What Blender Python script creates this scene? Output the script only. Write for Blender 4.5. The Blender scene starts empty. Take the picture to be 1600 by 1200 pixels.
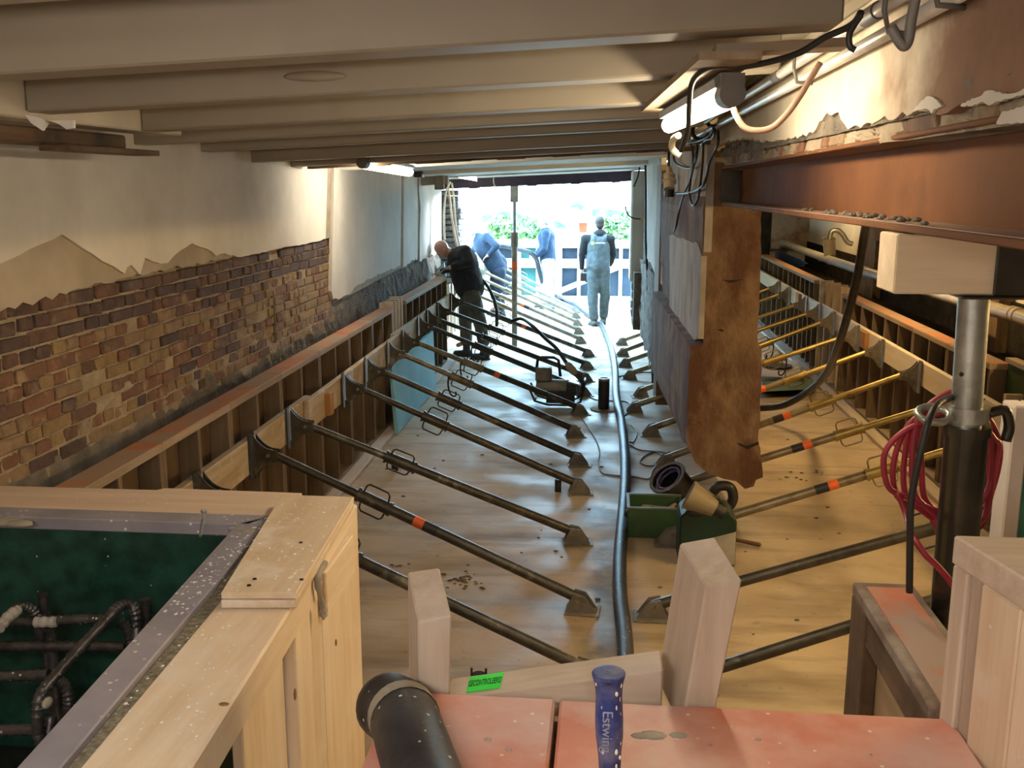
import bpy, bmesh, math, random
from mathutils import Vector as V, Matrix, noise
random.seed(7)
S = bpy.context.scene
COL = S.collection
R = random.uniform

# ------------------------------------------------------------------ camera
FPX = 1550.0; CAMZ = 2.3; VPX, VPY = 950.0, 285.0
_d = V(((VPX-800)/FPX, (600-VPY)/FPX, 1.0)).normalized()
PSI = math.asin(_d.x); PHI = math.acos(_d.z/math.cos(PSI))
CF = V((-math.sin(PSI)*math.cos(PHI), math.cos(PSI)*math.cos(PHI), -math.sin(PHI)))
CR = V((math.cos(PSI), math.sin(PSI), 0)); CU = CR.cross(CF); CP = V((0, 0, CAMZ))
cam = bpy.data.cameras.new('camera'); cam.sensor_width = 36; cam.lens = FPX*36/1600
camo = bpy.data.objects.new('camera', cam); COL.objects.link(camo)
M3 = Matrix((CR, CU, -CF)).transposed()
camo.matrix_world = Matrix.Translation(CP) @ M3.to_4x4()
cam.clip_start = 0.05; cam.clip_end = 300
S.camera = camo
# ------------------------------------------------------------------ world, exposure, lights
S.view_settings.view_transform = 'Standard'; S.view_settings.look = 'None'
S.view_settings.gamma = 1; S.view_settings.use_curve_mapping = False
S.view_settings.exposure = 0.0
W = bpy.data.worlds.new('overcast_sky'); S.world = W; W.use_nodes = True
bg = W.node_tree.nodes['Background']; bg.inputs[0].default_value = (0.44, 0.75, 1.0, 1); bg.inputs[1].default_value = 23.0
E_TUBE_R = 62.0; E_TUBE_L = 44.0; E_FLOOD = 40.0; E_BAY = 215.0; E_BACK = 72.0; E_BACK2 = 130.0
WARM = (1.0, 0.83, 0.57); BAYC = (1.0, 0.66, 0.26); NEUT = (1.0, 0.88, 0.75)
sun = bpy.data.lights.new('sun', 'SUN'); sun.energy = 9.0; sun.angle = 0.12; sun.color = (0.9, 0.97, 1.0)
suno = bpy.data.objects.new('sun', sun); COL.objects.link(suno); suno.location = (12, 32, 8)
suno.rotation_euler = V((-0.40, -0.62, -0.10)).to_track_quat('-Z', 'Y').to_euler()
S.cycles.max_bounces = 7; S.cycles.diffuse_bounces = 4; S.cycles.glossy_bounces = 3
S.cycles.sample_clamp_indirect = 6.0; S.cycles.caustics_reflective = False; S.cycles.caustics_refractive = False
S.cycles.use_denoising = True

# ------------------------------------------------------------------ helpers
def P(u, v, z=None, X=None, Y=None):
    """real point on the plane z=, X= or Y= seen at photograph pixel (u, v)"""
    r = CF + CR*((u-800)/FPX) + CU*((600-v)/FPX)
    t = (z-CAMZ)/r.z if z is not None else (X/r.x if X is not None else Y/r.y)
    return CP + r*t

def N(nt, t, **k):
    n = nt.nodes.new(t)
    for a, b in k.items(): setattr(n, a, b)
    return n
def new_mat(name, rough=0.8, metal=0.0):
    m = bpy.data.materials.new(name); m.use_nodes = True
    b = m.node_tree.nodes['Principled BSDF']
    b.inputs['Roughness'].default_value = rough; b.inputs['Metallic'].default_value = metal
    return m, m.node_tree, b
def coords(nt, scale=(1, 1, 1), rnd=True):
    tc = N(nt, 'ShaderNodeTexCoord'); mp = N(nt, 'ShaderNodeMapping')
    mp.inputs['Scale'].default_value = scale
    nt.links.new(tc.outputs['Object'], mp.inputs['Vector'])
    if rnd:
        oi = N(nt, 'ShaderNodeObjectInfo'); mu = N(nt, 'ShaderNodeMath', operation='MULTIPLY'); mu.inputs[1].default_value = 37.0
        nt.links.new(oi.outputs['Random'], mu.inputs[0]); nt.links.new(mu.outputs[0], mp.inputs['Location'])
    return mp.outputs['Vector']
def noise_tex(nt, vec, scale, detail=5, rough=0.6):
    n = N(nt, 'ShaderNodeTexNoise'); n.inputs['Scale'].default_value = scale; n.inputs['Detail'].default_value = detail
    n.inputs['Roughness'].default_value = rough; nt.links.new(vec, n.inputs['Vector']); return n.outputs['Fac']
def ramp(nt, fac, stops):
    r = N(nt, 'ShaderNodeValToRGB'); e = r.color_ramp.elements
    while len(e) < len(stops): e.new(0.5)
    for el, (p, c) in zip(e, stops): el.position = p; el.color = (*c, 1) if len(c) == 3 else c
    nt.links.new(fac, r.inputs['Fac']); return r.outputs['Color']
def mixc(nt, fac, a, b, mode='MIX'):
    m = N(nt, 'ShaderNodeMix', data_type='RGBA', blend_type=mode)
    for i, x in ((0, fac), (6, a), (7, b)):
        if isinstance(x, (int, float)): m.inputs[i].default_value = x
        elif isinstance(x, tuple): m.inputs[i].default_value = (*x, 1)
        else: nt.links.new(x, m.inputs[i])
    return m.outputs[2]
def bump(nt, b, fac, strength=0.3, dist=0.01):
    n = N(nt, 'ShaderNodeBump'); n.inputs['Strength'].default_value = strength; n.inputs['Distance'].default_value = dist
    nt.links.new(fac, n.inputs['Height']); nt.links.new(n.outputs[0], b.inputs['Normal'])
def m_noise(name, c1, c2, scale=4, rough=0.85, metal=0, bs=0.3, bd=0.01, lo=0.35, hi=0.65, c3=None, s3=1.0, p3=(0.55, 0.7), spots=None, sp_scale=60, sp_thr=0.12, rnd=True, stretch=(1, 1, 1)):
    m, nt, b = new_mat(name, rough, metal); v = coords(nt, stretch, rnd)
    n = noise_tex(nt, v, scale); col = ramp(nt, n, [(lo, c1), (hi, c2)])
    if c3:
        k = ramp(nt, noise_tex(nt, v, s3, 6), [(p3[0], (0, 0, 0)), (p3[1], (1, 1, 1))]); col = mixc(nt, k, col, c3)
    if spots:
        vo = N(nt, 'ShaderNodeTexVoronoi'); vo.inputs['Scale'].default_value = sp_scale; nt.links.new(v, vo.inputs['Vector'])
        k = ramp(nt, vo.outputs['Distance'], [(sp_thr, (1, 1, 1)), (sp_thr+0.03, (0, 0, 0))])
        k2 = ramp(nt, noise_tex(nt, v, 5, 3), [(0.48, (0, 0, 0)), (0.56, (1, 1, 1))])
        k = mixc(nt, 1.0, k, k2, 'MULTIPLY'); col = mixc(nt, k, col, spots)
    nt.links.new(col, b.inputs['Base Color'])
    if bs: bump(nt, b, noise_tex(nt, v, scale*6, 6), bs, bd)
    return m
def m_wood(name, c1, c2, axis='x', rough=0.7, fine=1.0, dirt=None, dp=(0.5, 0.68), spots=None, bs=0.15):
    m, nt, b = new_mat(name, rough)
    sc = {'x': (0.8, 11, 11), 'y': (11, 0.8, 11), 'z': (11, 11, 0.8)}[axis]; sc = tuple(q*fine for q in sc)
    v = coords(nt, sc); n = noise_tex(nt, v, 1.6, 8, 0.65)
    col = ramp(nt, n, [(0.32, c2), (0.5, tuple((p+q)/2 for p, q in zip(c1, c2))), (0.66, c1)])
    v2 = coords(nt)
    oi = N(nt, 'ShaderNodeObjectInfo')
    col = mixc(nt, ramp(nt, oi.outputs['Random'], [(0, (0.28,)*3), (1, (0.0,)*3)]), col, tuple(q*0.55 for q in c2))
    if dirt:
        k = ramp(nt, noise_tex(nt, v2, 2.6, 7, 0.65), [(dp[0], (0, 0, 0)), (dp[1], (1, 1, 1))]); col = mixc(nt, k, col, dirt)
    if spots:
        vo = N(nt, 'ShaderNodeTexVoronoi'); vo.inputs['Scale'].default_value = 30; nt.links.new(v2, vo.inputs['Vector'])
        k = ramp(nt, vo.outputs['Distance'], [(0.09, (1, 1, 1)), (0.12, (0, 0, 0))])
        k2 = ramp(nt, noise_tex(nt, v2, 4, 3), [(0.45, (0, 0, 0)), (0.55, (1, 1, 1))])
        col = mixc(nt, mixc(nt, 1.0, k, k2, 'MULTIPLY'), col, spots)
    nt.links.new(col, b.inputs['Base Color'])
    bump(nt, b, n, bs, 0.004)
    return m
def m_emit(name, col, strength):
    m, nt, b = new_mat(name, 0.4)
    b.inputs['Base Color'].default_value = (*col, 1); b.inputs['Emission Color'].default_value = (*col, 1)
    b.inputs['Emission Strength'].default_value = strength
    return m
def m_flat(name, c, rough=0.6, metal=0.0):
    return m_noise(name, tuple(q*0.8 for q in c), tuple(min(1, q*1.15) for q in c), 7, rough, metal, 0.08, 0.003)

class MB:
    """collects geometry in world coordinates, builds ONE mesh object"""
    def __init__(s): s.v = []; s.f = []
    def add(s, vs, fs):
        o = len(s.v); s.v += [V(p) for p in vs]; s.f += [tuple(o+i for i in f) for f in fs]; return s
    def hexa(s, p):
        return s.add(p, [(3, 2, 1, 0), (4, 5, 6, 7), (0, 1, 5, 4), (1, 2, 6, 5), (2, 3, 7, 6), (3, 0, 4, 7)])
    def obox(s, o, a, b, c):
        o, a, b, c = V(o), V(a), V(b), V(c)
        if a.cross(b).dot(c) < 0: a, b = b, a
        return s.hexa([o, o+a, o+a+b, o+b, o+c, o+a+c, o+a+b+c, o+b+c])
    def box(s, x0, x1, y0, y1, z0, z1): return s.obox((x0, y0, z0), (x1-x0, 0, 0), (0, y1-y0, 0), (0, 0, z1-z0))
    def prism(s, pts, ext):
        n = len(pts); pts = [V(p) for p in pts]; ext = V(ext)
        nn = V((0, 0, 0))
        for i in range(n): nn += (pts[i]-pts[0]).cross(pts[(i+1) % n]-pts[0])
        if nn.dot(ext) > 0: pts = pts[::-1]
        return s.add(pts+[p+ext for p in pts], [tuple(range(n)), tuple(range(2*n-1, n-1, -1))] + [(i, i+n, (i+1) % n+n, (i+1) % n) for i in range(n)])
    def tube(s, path, r, n=10, closed=False, caps=True):
        path = [V(p) for p in path]; m = len(path); rr = r if isinstance(r, (list, tuple)) else [r]*m
        u = None; o = len(s.v)
        for i, p in enumerate(path):
            if closed: t = path[(i+1) % m]-path[i-1]
            else: t = path[min(i+1, m-1)]-path[max(i-1, 0)]
            if t.length < 1e-9: t = V((0, 0, 1))
            t.normalize()
            if u is None: u = t.orthogonal().normalized()
            else:
                u = u-t*u.dot(t); u = t.orthogonal().normalized() if u.length < 1e-6 else u.normalized()
            w = t.cross(u)
            s.v += [p+(u*math.cos(2*math.pi*k/n)+w*math.sin(2*math.pi*k/n))*rr[i] for k in range(n)]
        for i in range(m if closed else m-1):
            a, b = o+i*n, o+((i+1) % m)*n
            s.f += [(a+k, a+(k+1) % n, b+(k+1) % n, b+k) for k in range(n)]
        if caps and not closed:
            s.f.append(tuple(o+k for k in reversed(range(n)))); e = o+(m-1)*n; s.f.append(tuple(e+k for k in range(n)))
        return s
    def cyl(s, a, b, r, n=16, r2=None): return s.tube([a, b], [r, r if r2 is None else r2], n)
    def ring(s, a, b, ro, ri, n=20):
        """open tube with wall thickness"""
        a, b = V(a), V(b); o = len(s.v); t = (b-a).normalized(); u = t.orthogonal().normalized(); w = t.cross(u)
        for p, r in ((a, ro), (b, ro), (b, ri), (a, ri)):
            s.v += [p+(u*math.cos(2*math.pi*k/n)+w*math.sin(2*math.pi*k/n))*r for k in range(n)]
        for j in range(4):
            x, y = o+j*n, o+((j+1) % 4)*n
            s.f += [(x+k, x+(k+1) % n, y+(k+1) % n, y+k) for k in range(n)]
        return s
    def ball(s, c, r, n=12, m=8, rot=None):
        c = V(c); r = V((r, r, r)) if isinstance(r, (int, float)) else V(r); o = len(s.v)
        def q(p): p = V((p[0]*r.x, p[1]*r.y, p[2]*r.z)); return c+(rot @ p if rot else p)
        s.v.append(q((0, 0, -1)))
        for j in range(1, m):
            a = -math.pi/2+math.pi*j/m
            s.v += [q((math.cos(a)*math.cos(2*math.pi*k/n), math.cos(a)*math.sin(2*math.pi*k/n), math.sin(a))) for k in range(n)]
        s.v.append(q((0, 0, 1))); e = len(s.v)-1
        s.f += [(o, o+1+(k+1) % n, o+1+k) for k in range(n)]
        for j in range(m-2):
            a, b = o+1+j*n, o+1+(j+1)*n
            s.f += [(a+k, a+(k+1) % n, b+(k+1) % n, b+k) for k in range(n)]
        a = o+1+(m-2)*n
        s.f += [(a+k, a+(k+1) % n, e) for k in range(n)]
        return s
    def cap(s, a, b, ra, rb, n=12):
        """tapered capsule"""
        a, b = V(a), V(b); d = (b-a); L = d.length; d = d/L if L > 1e-6 else V((0, 0, 1))
        path, rad = [], []
        for k in range(5):
            q = math.pi/2*(1-k/4); path.append(a-d*ra*math.sin(q)); rad.append(max(ra*math.cos(q), 1e-4))
        for k in range(5):
            q = math.pi/2*k/4; path.append(b+d*rb*math.sin(q)); rad.append(max(rb*math.cos(q), 1e-4))
        return s.tube(path, rad, n)
    def build(s, name, mat, parent=None, smooth=False, bevel=0, label=None, cat=None, group=None, kind=None, origin=None):
        xs = [p.x for p in s.v]; ys = [p.y for p in s.v]; zs = [p.z for p in s.v]
        o = V(origin) if origin is not None else V(((min(xs)+max(xs))/2, (min(ys)+max(ys))/2, min(zs)))
        me = bpy.data.meshes.new(name); me.from_pydata([p-o for p in s.v], [], s.f); me.update()
        if smooth:
            me.polygons.foreach_set('use_smooth', [True]*len(me.polygons))
            if smooth == 'auto': me.set_sharp_from_angle(angle=0.7)
        me.materials.append(mat)
        ob = bpy.data.objects.new(name, me); COL.objects.link(ob)
        if parent: ob.parent = parent; ob.location = o-WL[parent.name]
        else: ob.location = o
        WL[ob.name] = o
        if bevel:
            b = ob.modifiers.new('bevel', 'BEVEL'); b.width = bevel; b.segments = 1; b.limit_method = 'ANGLE'; b.angle_limit = 0.6
        tag(ob, label, cat, group, kind); return ob
WL = {}
def text_mesh(name, curve, mat, parent):
    o = bpy.data.objects.new(name+'_curve', curve); COL.objects.link(o); dg = bpy.context.evaluated_depsgraph_get()
    me = bpy.data.meshes.new_from_object(o.evaluated_get(dg)); me.name = name; me.materials.clear(); me.materials.append(mat)
    bpy.data.objects.remove(o); ob = bpy.data.objects.new(name, me); COL.objects.link(ob); ob.parent = parent; return ob
def tag(o, label=None, cat=None, group=None, kind=None):
    for k, x in (('label', label), ('category', cat), ('group', group), ('kind', kind)):
        if x: o[k] = x
def empty(name, loc, label, cat, group=None):
    o = bpy.data.objects.new(name, None); COL.objects.link(o); o.location = loc; o.empty_display_size = 0.1
    WL[o.name] = V(loc); tag(o, label, cat, group); return o
def spline(pts, n=8, closed=False):
    """Catmull-Rom through points"""
    pts = [V(p) for p in pts]; out = []; m = len(pts)
    for i in range(m if closed else m-1):
        g = (lambda k: pts[k % m]) if closed else (lambda k: pts[max(0, min(m-1, k))])
        a, b, c, d = g(i-1), g(i), g(i+1), g(i+2)
        for k in range(n):
            t = k/n
            out.append(0.5*((2*b)+(c-a)*t+(2*a-5*b+4*c-d)*t*t+(3*b-a-3*c+d)*t**3))
    if not closed: out.append(pts[-1])
    return out
def jag(pts, step=0.05, amp=0.012, ax=(0, 1, 1)):
    """roughen a polyline: broken plaster edges"""
    out = []; pts = [V(p) for p in pts]
    for a, b in zip(pts, pts[1:]):
        k = max(1, int((b-a).length/step))
        for i in range(k):
            p = a.lerp(b, i/k)
            if i: p = p+V((R(-amp, amp)*ax[0], R(-amp, amp)*ax[1], R(-amp, amp)*ax[2]))
            out.append(p)
    return out+[pts[-1]]
def shift(o, d): o.location = o.location+V(d); return o

# ------------------------------------------------------------------ materials
PLASTER = m_noise('white_plaster', (0.60, 0.57, 0.52), (0.74, 0.71, 0.66), 1.6, 0.9, bs=0.12, c3=(0.50, 0.47, 0.42), s3=0.9, p3=(0.5, 0.75))
PLASTER2 = m_noise('undercoat_plaster', (0.34, 0.295, 0.235), (0.43, 0.375, 0.305), 3, 0.95, bs=0.25, c3=(0.29, 0.24, 0.185), s3=2)
CEILP = m_noise('painted_joist', (0.24, 0.205, 0.155), (0.285, 0.245, 0.19), 1.2, 0.5, bs=0.08, c3=(0.215, 0.18, 0.135), s3=1.4)
CEILP2 = m_noise('ceiling_paint', (0.42, 0.37, 0.29), (0.52, 0.46, 0.37), 2, 0.8, bs=0.08)
MORTAR = m_noise('mortar', (0.25, 0.20, 0.142), (0.40, 0.325, 0.235), 9, 0.95, bs=0.6, bd=0.02)
MORTARD = m_noise('dark_mortar', (0.105, 0.09, 0.072), (0.22, 0.185, 0.145), 7, 0.95, bs=0.8, bd=0.03, c3=(0.30, 0.26, 0.2), s3=3, p3=(0.6, 0.7))
BRK = [m_noise('brick_purple', (0.050, 0.030, 0.025), (0.095, 0.055, 0.042), 12, 0.9, bs=0.5, c3=(0.16, 0.11, 0.085), s3=8),
       m_noise('brick_brown', (0.080, 0.042, 0.027), (0.14, 0.076, 0.045), 12, 0.9, bs=0.5, c3=(0.24, 0.17, 0.11), s3=8),
       m_noise('brick_red', (0.13, 0.062, 0.034), (0.20, 0.10, 0.056), 12, 0.9, bs=0.5, c3=(0.32, 0.22, 0.13), s3=8),
       m_noise('brick_yellow', (0.18, 0.12, 0.052), (0.28, 0.195, 0.088), 12, 0.9, bs=0.5, c3=(0.25, 0.17, 0.09), s3=8),
       m_noise('brick_tan', (0.17, 0.11, 0.06), (0.26, 0.175, 0.10), 12, 0.9, bs=0.5, c3=(0.16, 0.10, 0.06), s3=8)]
COLB = m_noise('sawn_masonry', (0.135, 0.080, 0.046), (0.235, 0.150, 0.090), 5.0, 0.92, bs=0.5, bd=0.02, c3=(0.095, 0.043, 0.025), s3=2.4, p3=(0.47, 0.60), stretch=(1.5, 1.5, 0.85))
GREYPL = m_noise('grey_plaster', (0.30, 0.27, 0.25), (0.46, 0.43, 0.40), 3, 0.9, bs=0.2, c3=(0.22, 0.17, 0.14), s3=2, stretch=(1.4, 1.4, 0.9))
BLACKM = m_flat('black_void', (0.012, 0.010, 0.009), 0.9)
FLOOR = None
def make_floor():
    m, nt, b = new_mat('screed', 0.62); v = coords(nt, (1, 1, 1), False)
    c = ramp(nt, noise_tex(nt, v, 1.1, 8, 0.62), [(0.32, (0.35, 0.27, 0.18)), (0.5, (0.46, 0.365, 0.25)), (0.68, (0.55, 0.45, 0.325))])
    sv = coords(nt, (0.5, 3.0, 1), False)
    k = ramp(nt, noise_tex(nt, sv, 1.7, 7, 0.6), [(0.50, (0, 0, 0)), (0.68, (0.85,)*3)]); c = mixc(nt, k, c, (0.26, 0.195, 0.125))
    k = ramp(nt, noise_tex(nt, v, 14, 4), [(0.62, (0, 0, 0)), (0.74, (0.7,)*3)]); c = mixc(nt, k, c, (0.22, 0.17, 0.12))
    # trodden dirt line beside the hose
    sx = N(nt, 'ShaderNodeSeparateXYZ'); nt.links.new(coords(nt, (1, 1, 1), False), sx.inputs[0])
    ad = N(nt, 'ShaderNodeMath', operation='ABSOLUTE'); sb = N(nt, 'ShaderNodeMath', operation='ADD'); sb.inputs[1].default_value = 0.02
    nt.links.new(sx.outputs[0], sb.inputs[0]); nt.links.new(sb.outputs[0], ad.inputs[0])
    k = ramp(nt, ad.outputs[0], [(0.03, (1, 1, 1)), (0.13, (0, 0, 0))])
    k = mixc(nt, 1.0, k, ramp(nt, noise_tex(nt, v, 2.3, 6), [(0.45, (0, 0, 0)), (0.6, (0.8,)*3)]), 'MULTIPLY')
    c = mixc(nt, k, c, (0.12, 0.11, 0.10))
    nt.links.new(c, b.inputs['Base Color']); bump(nt, b, noise_tex(nt, v, 9, 8), 0.15, 0.01)
    r = ramp(nt, noise_tex(nt, v, 1.7, 5), [(0.4, (0.42,)*3), (0.65, (0.8,)*3)]); nt.links.new(r, b.inputs['Roughness'])
    return m
FLOOR = make_floor()
PAVE = m_noise('pale_paving', (0.62, 0.62, 0.60), (0.75, 0.75, 0.74), 3, 0.9)
WNEW = {a: m_wood('planed_pine_'+a, (0.86, 0.745, 0.60), (0.71, 0.55, 0.39), a, 0.6, dirt=(0.78, 0.69, 0.59), spots=(0.85, 0.82, 0.76)) for a in 'xyz'}
WUSED = {a: m_wood('dusty_timber_'+a, (0.66, 0.57, 0.48), (0.46, 0.37, 0.29), a, 0.8, dirt=(0.50, 0.44, 0.40)) for a in 'xyz'}
WFORM = {a: m_wood('form_timber_'+a, (0.38, 0.29, 0.195), (0.23, 0.165, 0.105), a, 0.8, dirt=(0.30, 0.25, 0.20)) for a in 'xyz'}
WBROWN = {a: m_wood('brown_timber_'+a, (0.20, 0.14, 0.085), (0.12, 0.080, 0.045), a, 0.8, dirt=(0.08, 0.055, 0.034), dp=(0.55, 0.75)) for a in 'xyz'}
WALER = {a: m_wood('waler_timber_'+a, (0.58, 0.48, 0.35), (0.40, 0.30, 0.195), a, 0.75, dirt=(0.58, 0.54, 0.49), dp=(0.52, 0.62)) for a in 'xyz'}
WOLD = {a: m_wood('old_beam_'+a, (0.20, 0.125, 0.065), (0.085, 0.05, 0.028), a, 0.9, dirt=(0.04, 0.028, 0.018)) for a in 'xyz'}
PLYE = m_wood('plywood', (0.74, 0.62, 0.47), (0.60, 0.46, 0.31), 'y', 0.7, dirt=(0.80, 0.76, 0.72), spots=(0.8, 0.78, 0.74))
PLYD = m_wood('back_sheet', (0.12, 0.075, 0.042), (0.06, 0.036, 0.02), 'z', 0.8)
ORANGE = m_noise('orange_paint', (0.42, 0.16, 0.075), (0.54, 0.24, 0.125), 4, 0.75, bs=0.15, c3=(0.36, 0.25, 0.17), s3=3, p3=(0.42, 0.56))
PINK = m_noise('red_phenol_face', (0.56, 0.19, 0.135), (0.66, 0.27, 0.20), 3, 0.45, bs=0.12, c3=(0.66, 0.45, 0.41), s3=3.2, p3=(0.40, 0.66), spots=(0.8, 0.7, 0.66), sp_scale=26, sp_thr=0.1)
GREEN = m_noise('green_phenol_face', (0.004, 0.030, 0.024), (0.018, 0.080, 0.062), 14, 0.35, bs=0.1, spots=(0.5, 0.55, 0.5), sp_scale=22, sp_thr=0.05)
GREENR = m_noise('pale_green_face', (0.02, 0.16, 0.115), (0.06, 0.28, 0.21), 12, 0.35, bs=0.2)
GREYRIM = m_noise('grey_pvc_edge', (0.25, 0.24, 0.29), (0.33, 0.32, 0.38), 5, 0.5, bs=0.1, spots=(0.75, 0.73, 0.72), sp_scale=34, sp_thr=0.16)
MOSS = m_noise('chip_filled_joint', (0.16, 0.15, 0.11), (0.42, 0.38, 0.28), 60, 0.95, bs=0.8, bd=0.01)
REBAR = m_noise('rebar_steel', (0.05, 0.048, 0.052), (0.12, 0.115, 0.12), 16, 0.36, 0.6, bs=0.2, spots=(0.7, 0.68, 0.64), sp_scale=45, sp_thr=0.13)
REBARC = m_noise('rebar_cement', (0.30, 0.28, 0.26), (0.42, 0.40, 0.37), 16, 0.9)
PROPS = m_noise('prop_steel', (0.050, 0.045, 0.036), (0.10, 0.090, 0.072), 9, 0.40, 0.6, bs=0.2, c3=(0.24, 0.22, 0.18), s3=6, p3=(0.58, 0.70))
PROPZ = m_noise('prop_inner_steel', (0.20, 0.165, 0.11), (0.33, 0.28, 0.19), 9, 0.42, 0.7, bs=0.15, c3=(0.12, 0.085, 0.05), s3=4)
PROPG = m_noise('bracket_steel', (0.16, 0.145, 0.12), (0.27, 0.245, 0.205), 10, 0.6, 0.35, bs=0.2, c3=(0.38, 0.32, 0.24), s3=6)
BRASS = m_noise('yellow_zinc', (0.30, 0.225, 0.085), (0.45, 0.35, 0.14), 8, 0.38, 0.75, bs=0.1, c3=(0.22, 0.14, 0.06), s3=4)
BANDO = m_flat('orange_tape', (0.85, 0.16, 0.04), 0.6); BANDK = m_flat('black_tape', (0.02, 0.02, 0.03), 0.5)
GALV = m_noise('galvanised_steel', (0.30, 0.32, 0.30), (0.46, 0.48, 0.46), 14, 0.38, 0.8, bs=0.12, c3=(0.22, 0.23, 0.22), s3=5)
DKST = m_noise('dark_prop_steel', (0.045, 0.043, 0.036), (0.085, 0.08, 0.068), 6, 0.25, 0.75, bs=0.05)
OXIDE = m_noise('red_oxide_steel', (0.125, 0.050, 0.018), (0.175, 0.072, 0.027), 2.5, 0.8, 0.0, bs=0.12, c3=(0.085, 0.036, 0.016), s3=1.5)
OXIDE.node_tree.nodes['Principled BSDF'].inputs['Specular IOR Level'].default_value = 0.15
OXIDET = m_noise('dusty_oxide_steel', (0.28, 0.17, 0.12), (0.38, 0.26, 0.20), 4, 0.7, bs=0.2)
BLACK = m_noise('black_rubber', (0.010, 0.010, 0.012), (0.028, 0.028, 0.032), 20, 0.35, bs=0.1)
BLACKD = m_noise('dusty_rubber', (0.014, 0.015, 0.020), (0.04, 0.042, 0.052), 6, 0.46, bs=0.15, spots=(0.7, 0.7, 0.68), sp_scale=38, sp_thr=0.13)
CABLE = m_flat('black_cable', (0.018, 0.017, 0.017), 0.5); CABLEG = m_flat('grey_cable', (0.16, 0.14, 0.12), 0.6)
CABLEW = m_flat('white_cable', (0.75, 0.70, 0.55), 0.6); CABLEP = m_flat('rose_cable', (0.36, 0.22, 0.16), 0.6)
GREYTAPE = m_flat('grey_tape', (0.33, 0.30, 0.25), 0.8)
REDH = m_flat('red_hose_rubber', (0.30, 0.022, 0.045), 0.45)
BLUEH = m_noise('blue_grip', (0.012, 0.028, 0.16), (0.03, 0.06, 0.27), 10, 0.5, bs=0.1, c3=(0.34, 0.35, 0.45), s3=6, p3=(0.5, 0.75))
PIPEG = m_noise('grey_pvc_pipe', (0.34, 0.31, 0.26), (0.45, 0.41, 0.34), 5, 0.35, bs=0.05)
ALU = m_noise('bright_conduit', (0.66, 0.64, 0.60), (0.78, 0.76, 0.72), 20, 0.3, 0.35, bs=0.05)
HOUSG = m_flat('grey_plastic', (0.13, 0.12, 0.11), 0.5); HOUSW = m_flat('cream_plastic', (0.62, 0.52, 0.36), 0.5)
BLUES = m_flat('blue_plastic_sheet', (0.012, 0.085, 0.26), 0.35); LBLUE = m_noise('pale_blue_foam', (0.22, 0.46, 0.52), (0.28, 0.55, 0.61), 2, 0.7, bs=0.05)
CRATEG = m_flat('green_crate', (0.035, 0.085, 0.035), 0.45); MACHG = m_flat('dark_green_plastic', (0.004, 0.028, 0.018), 0.4)
GREYP = m_flat('pale_grey_plastic', (0.36, 0.34, 0.29), 0.6); CONEM = m_flat('beige_cone', (0.26, 0.21, 0.13), 0.6)
STICK = m_flat('fluorescent_green', (0.03, 0.90, 0.07), 0.5)
STICK.node_tree.nodes['Principled BSDF'].inputs['Base Color'].default_value = (0.02, 0.9, 0.06, 1)
INK = m_flat('ink', (0.01, 0.03, 0.01), 0.7); WHITEP = m_flat('white_print', (0.8, 0.8, 0.8), 0.7)
NAVY = m_flat('dark_blue_sheet', (0.018, 0.036, 0.062), 0.5); TEAL = m_flat('teal_sheet', (0.03, 0.16, 0.15), 0.5)
PALEW = {a: m_wood('pale_timber_'+a, (0.80, 0.74, 0.64), (0.66, 0.58, 0.46), a, 0.7) for a in 'xyz'}
LINT = m_flat('purple_steel', (0.045, 0.025, 0.05), 0.5)
# ================================================================== SETTING
fl = MB().add([(-2.6, -2, 0), (3.6, -2, 0), (3.6, 17.5, 0), (-2.6, 17.5, 0), (-2.6, -2, -0.2), (3.6, -2, -0.2), (3.6, 17.5, -0.2), (-2.6, 17.5, -0.2)],
     [(0, 1, 2, 3), (7, 6, 5, 4), (0, 4, 5, 1), (1, 5, 6, 2), (2, 6, 7, 3), (3, 7, 4, 0)])
floor = fl.build('floor', FLOOR, kind='structure', origin=(0, 0, 0))
pv = MB().box(-30, 30, 17.5, 70, -0.25, -0.02); pv.build('ground', PAVE, kind='structure', origin=(0, 17.5, -0.25))

SL = 0.046
def zb(X, Y):
    pts = [(0, 2.63), (2.45, 2.606), (3.25, 2.596), (4.05, 2.577), (4.85, 2.573), (5.65, 2.563), (6.45, 2.52), (7.25, 2.505), (8.6, 2.494), (10.8, 2.46), (13.8, 2.425), (30, 2.40)]
    for (a, p), (b, q) in zip(pts, pts[1:]):
        if a <= Y <= b: z = p+(q-p)*(Y-a)/(b-a); break
    return z+SL*(X+0.2)
# ceiling boards: one sloping deck over each bay, joists below it are pieces of the ceiling
cb = MB()
ys = [-1.8, 2.45, 5.65, 8.6, 14.1]
for a, b in zip(ys, ys[1:]):
    za, zc, zd, ze = zb(-2.5, max(a, 0))+0.2, zb(0.72, max(a, 0))+0.2, zb(0.72, b)+0.2, zb(-2.5, b)+0.2
    cb.hexa([(-2.5, a, za), (0.72, a, zc), (0.72, b, zd), (-2.5, b, ze), (-2.5, a, za+0.1), (0.72, a, zc+0.1), (0.72, b, zd+0.1), (-2.5, b, ze+0.1)])
ceiling = cb.build('ceiling', CEILP2, kind='structure')
PALEB = m_noise('pale_board_paint', (0.62, 0.64, 0.62), (0.72, 0.74, 0.72), 2, 0.5, bs=0.05)
def joist(xl, xr, yb, w=0.14, h=0.30, mat=None, dz=0.0):
    d = xr-xl
    m = MB().obox((xl, yb-w, zb(xl, yb)+dz), (d, 0, SL*d), (0, w, 0), (0, 0, h))
    return m.build('joist', mat or CEILP, ceiling, bevel=0.006)
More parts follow.
